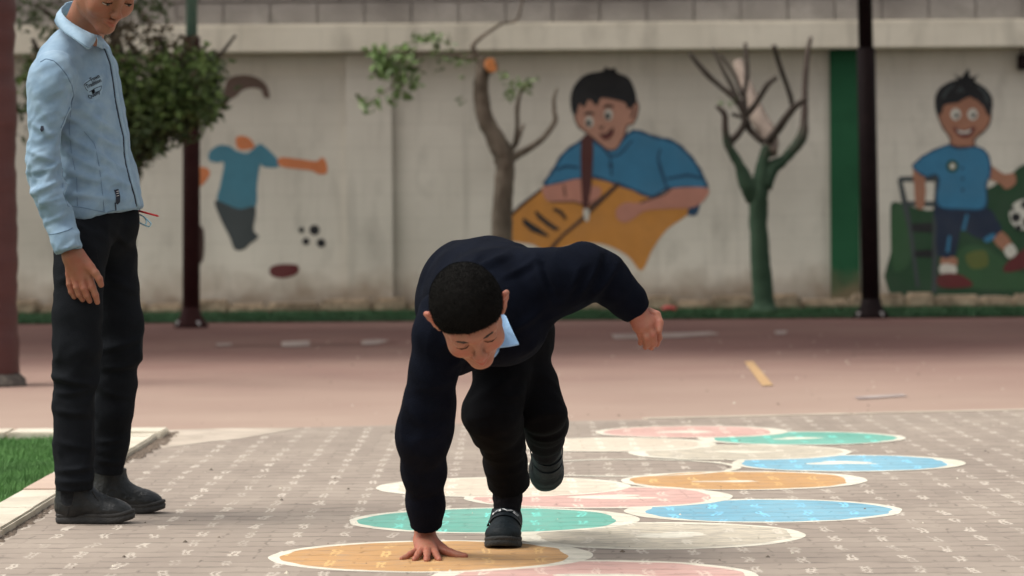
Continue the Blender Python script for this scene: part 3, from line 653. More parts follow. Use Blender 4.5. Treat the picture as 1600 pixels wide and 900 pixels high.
m.build('mural of a black haired boy in a blue shirt writing in a large orange book')
m = Mural(lambda x, y: (1370 + x / 2.37, 90 + y / 2.37))
m.poly([(50, 560), (62, 535), (100, 540), (160, 560), (230, 560), (400, 490), (450, 462), (500, 430), (545, 395), (620, 420), (760, 440), (800, 520), (830, 880), (440, 880), (50, 880), (52, 720)], 'green', 2)
m.poly([(60, 560), (110, 560), (130, 640), (120, 760), (60, 780)], 'green2'); m.poly([(300, 720), (400, 700), (545, 800), (700, 790), (700, 850), (330, 850)], 'green2'); m.poly([(330, 730), (400, 715), (410, 770), (350, 780)], 'yellow')
for q, w_ in (([(85, 450), (105, 545), (125, 640), (152, 850)], 13), ([(225, 450), (218, 600), (212, 870)], 13), ([(82, 450), (238, 448)], 13), ([(105, 540), (220, 542)], 12), ([(130, 630), (205, 630)], 22), ([(140, 726), (205, 726)], 18)): m.line(q, w_, 'ink' if w_ > 13 else 'grey')
m.poly([(240, 738), (295, 740), (292, 775), (240, 770)], 'mskin', 2); m.poly([(238, 765), (292, 770), (290, 805), (235, 800)], 'white', 2); m.poly([(230, 805), (300, 800), (352, 832), (340, 850), (235, 850)], 'maroon', 3)
m.poly([(425, 665), (460, 640), (502, 690), (470, 717)], 'mskin', 2); m.poly([(470, 712), (500, 688), (520, 722), (490, 744)], 'white', 2); m.poly([(470, 775), (500, 745), (560, 700), (590, 720), (560, 775), (480, 795)], 'maroon', 3)
m.poly([(222, 540), (400, 550), (445, 600), (462, 642), (400, 677), (340, 650), (310, 640), (290, 732), (225, 732), (222, 620)], 'navy', 2)
m.line([(335, 580), (320, 640)], 8, 'blue'); m.line([(270, 660), (262, 720)], 8, 'blue'); m.poly([(395, 672), (430, 650), (440, 665), (410, 685)], 'blue', 2)
m.poly([(135, 405), (178, 435), (176, 552), (145, 552), (138, 470)], 'mskin', 2); m.poly([(412, 395), (470, 430), (508, 428), (514, 465), (480, 487), (455, 467), (410, 442)], 'mskin', 4)
sh = [(135, 405), (155, 380), (180, 360), (260, 325), (300, 338), (350, 330), (390, 338), (415, 370), (420, 430), (405, 470), (400, 555), (310, 562), (225, 545), (228, 440), (180, 440)]
m.poly(sh, 'blue', 3); m.line(sh, 5, 'blue_dark', True); m.circ(280, 402, 23, 'green'); m.circ(280, 402, 11, 'white')
for yy in (410, 448, 490): m.circ(318, yy, 5, 'navy')
fc = [(222, 190), (245, 165), (340, 135), (412, 175), (422, 220), (405, 262), (362, 302), (358, 328), (280, 326), (270, 295), (240, 250)]
m.poly(fc, 'mskin', 4); m.line(fc, 4, 'brown', True)
m.poly([(220, 205), (215, 150), (235, 110), (280, 85), (300, 80), (282, 55), (312, 74), (340, 38), (346, 74), (378, 62), (362, 86), (400, 110), (428, 150), (425, 200), (410, 215), (395, 180), (345, 145), (300, 168), (250, 175), (240, 208)], 'ink', 2)
for q in ([(245, 150), (262, 118), (285, 100)], [(375, 105), (400, 130), (412, 165)], [(300, 130), (310, 112), (322, 128)]): m.line(q, 8, 'grey')
for ex in (292, 355): m.circ(ex, 210, 19, 'white', 22); m.circ(ex + 3, 214, 8, 'ink', 9)
m.poly([(283, 256), (320, 270), (364, 256), (350, 288), (325, 297), (300, 288)], 'maroon', 3); m.poly([(297, 266), (320, 274), (350, 266), (340, 280), (308, 281)], 'white', 2)
m.circ(548, 582, 58, 'white')
for a_ in ((515, 592, 18), (548, 545, 15), (560, 610, 20), (525, 630, 12), (592, 570, 16), (502, 560, 8)): m.circ(*a_, 'ink')
m.build('mural of a smiling boy in a blue shirt kicking a football beside a chair')

# ------------------------------------------------------------------ posts, and an assumed unseen canopy added to shade the far court
CZ = 5.2
def post(px, Y, rpx, m, lab, top=None, split=None, base='pole_maroon', lean=0, rtop=None):
    r = ms(rpx, Y); p = G(px, 0, Y); e = empty('canopy_post', p); tag(e, lab, 'post', 'posts of the shade canopy')
    x1 = p.x + lean; zs = split or CZ
    mb = MB(); mb.tube([(p.x, Y, 0), (p.x + lean * zs / CZ, Y, zs)], [r, r], 20, sub=1); mb.build('lower_sleeve' if split else 'shaft', m, e, True)
    if split:
        mb = MB(); mb.tube([(p.x + lean * zs / CZ, Y, zs - .02), (x1, Y, CZ)], [rtop or r * .8] * 2, 20, sub=1); mb.build('shaft', top, e, True)
    mb = MB(); mb.tube([(p.x, Y, 0), (p.x, Y, .03), (p.x, Y, .09), (p.x, Y, .16)], [r * 2.0, r * 1.9, r * 1.25, r * 1.02], 16, sub=1); mb.build('base_collar', base, e, True)
    for k in range(4):
        a = .6 + k * 1.57; mb = MB(); q = Vector((p.x + r * 1.7 * math.cos(a), Y + r * 1.7 * math.sin(a), .02)); mb.tube([q, q + Vector((0, 0, .035))], [.018, .016], 6, sub=1); mb.build('bolt', 'galvanised', e)
    return e
post(298, 26.3, 13.5, 'pole_maroon', 'slim dark maroon post with a teal green top, left of the standing boy\'s mural', 'pole_green', W(300, 57, 26.3).z, lean=.055, rtop=ms(9, 26.3))
post(1361, 27.4, 14.5, 'pole_black', 'near black post in front of the green pillar', 'pole_black', W(1354, 75, 27.4).z, 'pole_black', lean=-.075, rtop=ms(11.5, 27.4))
e = empty('padded_post', G(-26, 0, 17.1)); tag(e, 'thick post wrapped in maroon padding at the left edge of the court', 'post', 'posts of the shade canopy')
p = G(-26, 0, 17.1); P = []; R = []
for k in range(90):
    z = .035 + k * .047; P.append((p.x + .004 * math.sin(k * .5), p.y, z)); R.append(.172 + .0035 * math.sin(k * 2.1) + .003 * math.sin(k * .7) - .006 * (k % 19 == 0))
mb = MB(); mb.tube(P, R, 28, sub=1, noise=.012); mb.build('padding', 'pad_vinyl', e, True)
mb = MB(); mb.tube([(p.x, p.y, -.005), (p.x, p.y, .015), (p.x, p.y, .035), (p.x, p.y, .075)], [.222, .215, .20, .168], 18, sub=1, noise=.10); mb.build('base_collar', 'concrete_lump', e, True)
cx = [(-7, 16.6), (7, 16.6), (7, 29.0), (-7, 29.0)]; n = 14; V = []; F = []
for i in range(n + 1):
    for j in range(n + 1):
        a, b = i / n, j / n; V.append((-9.5 + 15.5 * a, 19.0 + 8.2 * b, CZ + .05 + .25 * math.sin(a * math.pi) * math.sin(b * math.pi)))
F = [(i * (n + 1) + j, (i + 1) * (n + 1) + j, (i + 1) * (n + 1) + j + 1, i * (n + 1) + j + 1) for i in range(n) for j in range(n)]
tag(mk('assumed_canopy', V, F, 'canopy_cloth'), 'assumed shade cloth above the view, added to darken the far half of the court', 'canopy')

# ------------------------------------------------------------------ trees
def leaves(mb, pts, n, spread, size, mi, droop=.4):
    for _ in range(n):
        c = Vector(random.choice(pts)); c += Vector((random.gauss(0, spread[0]), random.gauss(0, spread[1]), random.gauss(0, spread[2])))
        d = Vector((random.gauss(0, 1), random.gauss(0, 1), random.gauss(0, .7) - droop)).normalized(); s_ = d.cross(Vector((random.gauss(0, 1), random.gauss(0, 1), random.gauss(0, 1)))).normalized()
        L_ = size * random.uniform(.6, 1.3); w_ = L_ * .26; nn = d.cross(s_) * (L_ * .08)
        mb.add([c, c + d * L_ * .35 + s_ * w_ + nn, c + d * L_ * .4 - nn, c + d * L_ * .35 - s_ * w_ + nn, c + d * L_], [(0, 1, 2), (0, 2, 3), (1, 4, 2), (2, 4, 3)], mi)
Z6 = lambda x, y: (1060 + x / 1.8, 20 + y / 1.8)
def limb(e, name, pts, Y, m, fx, scale, dy=0, noise=.16):
    if scale == 1.8 and name == 'branch': pts = [(a + random.uniform(-4, 4) * (0 < i < len(pts) - 1), b, r * random.uniform(1.1, 1.5)) for i, (a, b, r) in enumerate(pts)]
    mb = MB(); P = [W(*fx(a, b), Y + dy * i / max(1, len(pts) - 1)) for i, (a, b, r) in enumerate(pts)]
    mb.tube(P, [ms(r / scale, Y) for a, b, r in pts], 12, noise=noise, sub=5); return mb.build(name, m, e, True)
# green painted tree
mt, t_, b_, N_, L_n = nodes('painted_bark'); b_.inputs['Roughness'].default_value = .9
tc = N_('ShaderNodeTexCoord'); sx = N_('ShaderNodeSeparateXYZ'); L_n(tc.outputs['Object'], sx.inputs[0]); nn = N_('ShaderNodeTexNoise'); nn.inputs['Scale'].default_value = 9; nn.inputs['Detail'].default_value = 6; L_n(tc.outputs['Object'], nn.inputs['Vector'])
ad = N_('ShaderNodeMath'); ad.operation = 'MULTIPLY_ADD'; L_n(nn.outputs['Fac'], ad.inputs[0]); ad.inputs[1].default_value = .5; L_n(sx.outputs['Z'], ad.inputs[2])
mr = N_('ShaderNodeMapRange'); mr.inputs[1].default_value = 1.62; mr.inputs[2].default_value = 1.85; L_n(ad.outputs[0], mr.inputs[0])
cr = N_('ShaderNodeValToRGB'); cr.color_ramp.elements[0].color = (.018, .045, .025, 1); cr.color_ramp.elements[1].color = (.040, .080, .046, 1); L_n(nn.outputs['Fac'], cr.inputs[0])
mx = N_('ShaderNodeMixRGB'); L_n(mr.outputs[0], mx.inputs[0]); L_n(cr.outputs[0], mx.inputs[1]); mx.inputs[2].default_value = (.07, .05, .042, 1); L_n(mx.outputs[0], b_.inputs['Base Color'])
bp = N_('ShaderNodeBump'); bp.inputs['Strength'].default_value = .7; bp.inputs['Distance'].default_value = .02; L_n(nn.outputs['Fac'], bp.inputs['Height']); L_n(bp.outputs[0], b_.inputs['Normal'])
Y = 29.0; e = empty('pruned_tree', G(1194, 0, Y)); tag(e, 'pruned bare tree with green painted trunk in front of the green pillar\'s panel', 'tree')
limb(e, 'trunk', [(242, 838, 46), (240, 815, 31), (232, 720, 28), (225, 600, 26), (226, 520, 27), (232, 470, 24), (238, 420, 17), (250, 375, 14)], Y, 'painted_bark', Z6, 1.8)
for q, mm in (([(215, 525, 20), (195, 480, 17), (170, 430, 13), (140, 372, 11), (131, 320, 8), (126, 285, 7), (106, 262, 4)], 'painted_bark'),
          ([(240, 490, 20), (262, 440, 17), (300, 410, 12), (345, 352, 11), (351, 300, 8), (352, 240, 7), (358, 170, 6), (366, 110, 5), (373, 68, 4)], 'painted_bark'),
          ([(255, 360, 11), (285, 325, 8), (325, 268, 7), (362, 240, 4)], 'bark_dark'), ([(322, 272, 6), (310, 225, 5), (288, 150, 5), (268, 92, 5)], 'bark_dark'),
          ([(140, 366, 10), (165, 340, 8), (190, 300, 8), (165, 250, 7), (120, 205, 6), (80, 170, 6), (30, 113, 4)], 'bark_dark'),
          ([(188, 300, 7), (186, 230, 6), (190, 170, 5), (188, 85, 4)], 'bark_dark'), ([(176, 262, 6), (150, 205, 5), (125, 160, 4), (96, 100, 3)], 'bark_dark'),
          ([(188, 290, 7), (215, 255, 7), (245, 205, 6), (275, 182, 5)], 'bark_dark'), ([(240, 365, 8), (205, 330, 7), (190, 300, 5), (150, 285, 4)], 'bark_dark'), ([(180, 235, 5), (160, 180, 4), (118, 118, 3)], 'bark_dark'),
          ([(262, 395, 14), (255, 345, 17), (228, 300, 17), (205, 240, 16), (185, 190, 15), (168, 140, 12)], 'pale_wood')):
    o = limb(e, 'branch', q, Y, mm, Z6, 1.8, dy=random.uniform(-.35, .25) if mm != 'pale_wood' else .7)
    if mm == 'pale_wood': o['label'] = 'thick pale limb sawn off short'
mb = MB(); leaves(mb, [W(*Z6(150, 245), Y)], 14, (.04, .04, .04), .05, 0); mb.build('foliage', 'leaf_bright', e)
# middle tree
Z7 = lambda x, y: (540 + x / 3.914, 30 + y / 3.914); Y = 28.6
e = empty('pruned_tree', G(787, 0, Y)); tag(e, 'pruned brown tree with an orange saw cut, behind the crouching boy', 'tree')
limb(e, 'trunk', [(940, 1800, 95), (945, 1600, 78), (955, 1300, 66), (965, 1050, 62), (975, 900, 60), (950, 800, 66), (900, 700, 56), (850, 600, 52), (830, 480, 47), (828, 400, 46), (838, 300, 44), (835, 235, 40)], Y, 'bark', Z7, 3.914)
c0 = W(*Z7(890, 282), Y - .13); mb = MB(); mb.tube([W(*Z7(880, 292), Y + .02), c0], [ms(11.5, Y), ms(11, Y)], 14, sub=1); mb.build('branch', 'bark', e, True)
mb = MB(); mb.tube([c0, c0 + Vector((.006, -.012, .002))], [ms(11.6, Y), ms(11.2, Y)], 14, sub=1); o = mb.build('saw_cut', 'cut_wood', e); o['label'] = 'fresh orange saw cut'
for q in ([(1010, 850, 30), (1060, 825, 24), (1130, 785, 20), (1210, 725, 17), (1280, 625, 16), (1275, 560, 14), (1275, 480, 12), (1295, 420, 6)], [(1000, 810, 22), (1040, 760, 17), (1065, 700, 15), (1090, 645, 9)],
          [(1035, 770, 14), (1050, 650, 13), (1050, 540, 14), (1075, 440, 9), (1120, 400, 6)], [(815, 250, 24), (790, 200, 17), (780, 160, 14), (830, 110, 11), (900, 60, 10), (960, 25, 9), (1050, 0, 8), (1090, -160, 6)],
          [(800, 240, 12), (700, 230, 9), (560, 205, 9), (420, 200, 8), (290, 200, 7), (240, 230, 5)], [(560, 205, 7), (540, 150, 5), (520, 110, 4)], [(300, 205, 7), (320, 300, 6), (345, 420, 4)], [(870, 280, 6), (950, 330, 4), (975, 370, 3)], [(330, 380, 4), (230, 450, 3), (130, 515, 3)]):
    limb(e, 'branch', q, Y, 'bark', Z7, 3.914, dy=random.uniform(-.25, .2))
mb = MB(); PP = lambda L: [W(*Z7(*q), Y + random.uniform(-.15, .15)) for q in L]
leaves(mb, PP([(220, 200), (240, 270), (220, 320), (290, 260), (290, 290), (350, 200), (380, 195), (250, 230), (215, 230)]), 150, (.05, .07, .045), .09, 0)
leaves(mb, PP([(370, 290), (345, 350), (345, 400), (340, 430), (400, 400), (410, 350), (320, 320), (300, 440), (205, 480), (125, 515), (120, 520), (270, 460)]), 90, (.03, .06, .035), .085, 0)
leaves(mb, PP([(490, 115), (540, 115), (550, 100), (600, 125), (470, 120)]), 60, (.045, .05, .02), .07, 0)
leaves(mb, PP([(600, 230), (650, 240), (690, 250), (620, 300), (740, 240), (550, 200)]), 40, (.05, .05, .03), .06, 0)
leaves(mb, PP([(710, 350), (700, 495), (705, 500), (970, 340), (1000, 430), (1190, 345)]), 26, (.015, .03, .02), .06, 0)
leaves(mb, PP([(1020, 420), (1000, 480), (1060, 400), (1110, 385), (1110, 430), (1090, 370)]), 48, (.03, .05, .025), .07, 0)
mb.build('foliage', 'leaf_bright', e)
# bushy tree at the left
Y = 24.5; e = empty('leafy_tree', G(222, 0, Y)); tag(e, 'bushy dark green tree partly hidden by the standing boy', 'tree')
fx = lambda x, y: (x, y)
limb(e, 'trunk', [(196, 528, 12), (198, 440, 11), (203, 340, 11), (206, 270, 12), (200, 200, 12), (188, 120, 10), (180, 60, 9), (176, -20, 7)], Y, 'bark_dark', fx, 1)
for q in ([(207, 270, 10), (240, 200, 8), (290, 140, 6), (340, 90, 3), (368, 55, 2)], [(205, 230, 9), (140, 150, 7), (80, 110, 5), (50, 60, 3)], [(200, 200, 7), (260, 110, 6), (250, 60, 4)], [(195, 160, 6), (120, 60, 5), (60, 10, 3)]):
    limb(e, 'branch', q, Y, 'bark_dark', fx, 1, dy=random.uniform(-.3, .3))
mb = MB(); C = []
for _ in range(560):
    a = random.uniform(0, 6.28); r = math.sqrt(random.random()); x = 195 + 150 * r * math.cos(a); y = 135 + 105 * r * math.sin(a) * (1.0 if x < 260 else .8)
    if vnoise(np.array([[x / 38., y / 38., .5]]), 5)[0] < -.22: continue
    C.append((x, y))
pt = [W(x, y, Y + random.gauss(0, .28)) for x, y in C if not (x > 150 and y < 95)]; leaves(mb, pt, 4600, (.05, .09, .05), .085, 0, .2)
lo_ = [W(x, y, Y + random.gauss(0, .2)) for x, y in ((205, 200), (215, 215), (220, 180), (200, 235), (230, 195), (240, 175), (210, 240), (205, 225))]; leaves(mb, lo_, 700, (.07, .1, .06), .085, 0, .5)
pt = [W(x, y, Y + random.gauss(0, .28)) for x, y in C if (x > 150 and y < 110)]; leaves(mb, pt, 620, (.05, .08, .05), .06, 1, .0)
pt = [W(x, y, Y + random.gauss(0, .3)) for x, y in ((60, 30), (45, 15), (80, 20), (228, 5), (235, 10), (60, 210), (120, 215))]; leaves(mb, pt, 260, (.08, .08, .06), .06, 0)
pt = [W(x, y, Y - .4) for x, y in C if 40 < x < 330 and 90 < y < 190]; leaves(mb, pt, 1500, (.05, .06, .05), .075, 2)
mb.build('foliage', ['leaf_dark', 'leaf_brown', 'leaf_bright'], e)
mb = MB(); q = W(1044, 482, 29.4); mb.tube([q + Vector((-.06, 0, -.02)), q + Vector((0, .01, 0)), q + Vector((.07, 0, -.01))], [.02, .03, .018], 9); tag(mb.build('litter', 'red_litter', base=q), 'small red scrap of litter at the foot of the wall', 'litter')
q = W(1597, 95, WY - .08); e = empty('wall_lamp', q); tag(e, 'small dark lamp fixed to the wall at the right edge', 'lamp')
mb = MB(); mb.box(q + Vector((-.035, -.03, -.08)), q + Vector((.04, .079, .06)), 0, .012); mb.build('housing', 'pole_black', e)
mb = MB(); mb.tube([q + Vector((0, .0, .06)), q + Vector((0, .02, .11)), q + Vector((0, .078, .13))], [.01, .01, .01], 8); mb.build('bracket', 'pole_black', e, True)
#==PEOPLE==
# ================================================================== PEOPLE
def frame(F, U):
    """columns: person's right, forward, up"""
    f = vec(F) / np.linalg.norm(vec(F)); u = vec(U) - f * (vec(U) @ f); u /= np.linalg.norm(u); return np.stack([np.cross(f, u), f, u], 1)
class Head:
    def __init__(s, o, R, k): s.o = vec(o); s.R = R; s.k = k
    def w(s, x, y, z): return s.o + s.R @ (np.array([x, y, z]) * s.k)
    def skin(s, B, neck_to=None, neck_r=.046):
        k = s.k; w = s.w; R = s.R
        B.ell(w(0, -.007, .029), (.0715 * k, .084 * k, .077 * k), R, .02); B.ell(w(0, .026, -.028), (.061 * k, .056 * k, .070 * k), R, .03)
        B.rc(w(-.046, .0, -.056), w(-.010, .064, -.088), .017 * k, .0145 * k, .025); B.rc(w(.046, .0, -.056), w(.010, .064, -.088), .017 * k, .0145 * k, .025)
        B.ell(w(0, .070, -.086), (.018 * k, .015 * k, .014 * k), R, .018)
        for q in (-1, 1):
            B.ell(w(q * .037, .057, -.028), (.024 * k, .022 * k, .026 * k), R, .02)
            B.rc(w(q * .012, .081, .024), w(q * .044, .066, .024), .009 * k, .008 * k, .016)
            B.ell(w(q * .031, .095, .006), (.016 * k, .013 * k, .010 * k), R, .012, sub=True)
            B.ell(w(q * .031, .0700, .006), (.0165 * k, .0150 * k, .0135 * k), R, .004)
            B.ell(w(q * .0100, .091, -.030), (.0060 * k, .0085 * k, .0058 * k), R, .006)
        B.rc(w(0, .078, .012), w(0, .100, -.026), .0052 * k, .0076 * k, .016); B.ell(w(0, .0985, -.027), (.0085 * k, .0080 * k, .0075 * k), R, .006)
        for q in (-1, 1): B.ell(w(q * .0058, .1005, -.0375), (.0032 * k, .0042 * k, .003 * k), R, .003, sub=True)
        B.rc(w(-.018, .079, -.0545), w(0, .091, -.0515), .0036 * k, .0056 * k, .006); B.rc(w(.018, .079, -.0545), w(0, .091, -.0515), .0036 * k, .0056 * k, .006)
        B.rc(w(-.016, .078, -.062), w(0, .089, -.0645), .0040 * k, .0066 * k, .006); B.rc(w(.016, .078, -.062), w(0, .089, -.0645), .0040 * k, .0066 * k, .006)
        B.rc(w(-.021, .080, -.0582), w(0, .098, -.0578), .0010 * k, .0020 * k, .003, sub=True); B.rc(w(.021, .080, -.0582), w(0, .098, -.0578), .0010 * k, .0020 * k, .003, sub=True)
        for q in (-1, 1):       # ears
            a = np.array([q * .55, -.55, .1]);
            P = [(.070, .000, -.026), (.077, -.007, -.018), (.086, -.017, -.002), (.090, -.020, .012), (.085, -.011, .022), (.073, .000, .018)]
            B.path([(w(q * x, y, z), .0052 * k) for x, y, z in P], .006); B.rc(w(q * .072, -.004, -.016), w(q * .082, -.012, .014), .0060 * k, .0075 * k, .006)
            B.ell(w(q * .070, -.002, -.026), (.006 * k, .006 * k, .008 * k), R, .006)
        if neck_to is not None: B.rc(w(0, -.018, -.050), neck_to, neck_r * k, neck_r * k * 1.08, .03)
    def tint(s, V):
        L = (V - s.o) @ s.R / s.k; t = np.zeros(len(V))
        def g(c, r, a):
            nonlocal t; t = np.maximum(t, a * np.exp(-(((L - np.array(c)) / np.array(r)) ** 2).sum(1)))
        g((0, .09, -.058), (.016, .02, .0075), .75); g((0, .104, -.028), (.012, .014, .012), .35)
        for q in (-1, 1): g((q * .036, .075, -.026), (.02, .03, .018), .3); g((q * .082, -.015, .01), (.012, .025, .03), .55)
        return np.clip(t + .16 * vnoise(V / .011, 8) + .10 * vnoise(V / .004, 9), 0, 1)
    def hairB(s, thick, front, side=.0):
        """close cropped cap of hair over the cranium"""
        k = s.k; B = Blob(); B.ell(s.w(0, -.008, .031), ((.0725 + thick) * k, (.085 + thick) * k, (.077 + thick) * k), s.R, .01)
        B.cut(s.w(0, front[0], front[1]), s.R @ np.array([0, -front[2], front[3]]), .25, .004)
        B.cut(s.w(0, -.02, -.030), s.R @ np.array([0, -.25, 1.0]), .25, .01)
        for q in (-1, 1):
            B.ell(s.w(q * .074, .036, -.012), (.030 * k, .034 * k, .036 * k), s.R, .006, sub=True)      # temples
            B.ell(s.w(q * .085, -.010, -.010), (.016 * k, .020 * k, .028 * k), s.R, .006, sub=True)     # round the ears
        return B
def tufts(V, F, n, length, down, seed=0, w_=.0011):
    rg = np.random.default_rng(seed); N = normals(V, F); c = V.mean(0); i = rg.integers(0, len(V), n); p = V[i]; d = N[i] + rg.normal(0, .28, (n, 3)) + down * .5; d /= np.linalg.norm(d, axis=1, keepdims=True)
    s_ = np.cross(d, rg.normal(0, 1, (n, 3))); s_ /= np.linalg.norm(s_, axis=1, keepdims=True); L = rg.uniform(.5, 1.2, (n, 1)) * length
    X = np.zeros((n * 3, 3)); X[0::3] = p - s_ * w_ - N[i] * .001; X[1::3] = p + s_ * w_ - N[i] * .001; X[2::3] = p + d * L
    return X, np.arange(n * 3).reshape(-1, 3)
def build_hair(B, h, amp, sc, n, L, down, parent, seed, H=None):
    V, F = B.mesh(h, 2); N = normals(V, F); V = V + N * (vnoise(V / sc, seed) * amp)[:, None]; V = V + (vnoise(V / .009, seed + 3) * .0006)[:, None] * np.array([[.3, .3, 1]])
    X, T = tufts(V, F, int(n * 1.7), L, down, seed, .00045)
    if H is not None:        # loose fringe along the front edge
        L_ = (V - H.o) @ H.R / H.k; m_ = (np.abs((L_[:, 1] - .084) * -.50 + (L_[:, 2] - .052) * .87) < .012)
        if m_.any():
            rg = np.random.default_rng(seed + 1); i_ = rg.choice(np.where(m_)[0], 2600); p_ = V[i_]; d_ = H.R @ np.array([0, .55, -.75]); D = d_ + rg.normal(0, .35, (2600, 3)); D /= np.linalg.norm(D, axis=1, keepdims=True)
            s2 = np.cross(D, rg.normal(0, 1, (2600, 3))); s2 /= np.linalg.norm(s2, axis=1, keepdims=True); lens = .0075 * rg.uniform(.3, 1.2, (2600, 1)) * (1 + .6 * vnoise(p_ / .012, 4))[:, None]
            X2 = np.zeros((7800, 3)); X2[0::3] = p_ - s2 * .0006; X2[1::3] = p_ + s2 * .0006; X2[2::3] = p_ + D * lens; X = np.concatenate([X, X2]); T = np.arange(len(X)).reshape(-1, 3)
    VV = np.concatenate([V, X]); FF = [tuple(f) for f in F.tolist()] + [tuple(f) for f in (T + len(V)).tolist()]
    return mk('hair', VV, FF, 'hair', parent)
def face_parts(H, parent, closed_=False, eyeopen=0.0, look=(0, 0)):
    k = H.k
    for q in (-1, 1):
        B = Blob(); B.ell(H.w(q * .031, .0722, .0052 - .001), (.0150 * k, .0140 * k, .0130 * k), H.R, .001); B.cut(H.w(q * .031, .0722, .0045 + eyeopen), H.R @ np.array([0, -.25, -1.0]), .03, .001)
        if closed_: o = parent
        else: V, F = B.mesh(.0011); o = mk('eye', V, F, 'eye_white', parent)
        B = Blob(); B.ell(H.w(q * .031 + look[0], .0848, -.0012 + look[1]), (.0050 * k, .0014 * k, .0040 * k), H.R, .001); V, F = B.mesh(.0008)
        if not closed_: mk('iris', V, F, 'iris', o)
        B = Blob(); B.path([(H.w(q * .0165, .0800, .0015), .0007), (H.w(q * .024, .0862, .0032), .0012), (H.w(q * .034, .0862, .0030), .0013), (H.w(q * .044, .0775, .0005), .0010)], .001)
        V, F = B.mesh(.0008, 0); mk('eyelashes', V, F, 'hair', parent)
        B = Blob(); B.path([(H.w(q * .015, .0885, .0245), .0014), (H.w(q * .026, .0860, .0260), .0023), (H.w(q * .038, .0790, .0245), .0020), (H.w(q * .047, .0705, .0195), .0010)], .002); V, F = B.mesh(.0012, 0)
        N = normals(V, F); V = V + N * (vnoise(V / .002, 3) * .0006)[:, None]; mk('eyebrow', V, F, 'brow', parent)

def hand(B, chains, palm, k=.004):
    for c in palm: B.path(c, .010)
    for c in chains: B.path(c, k)
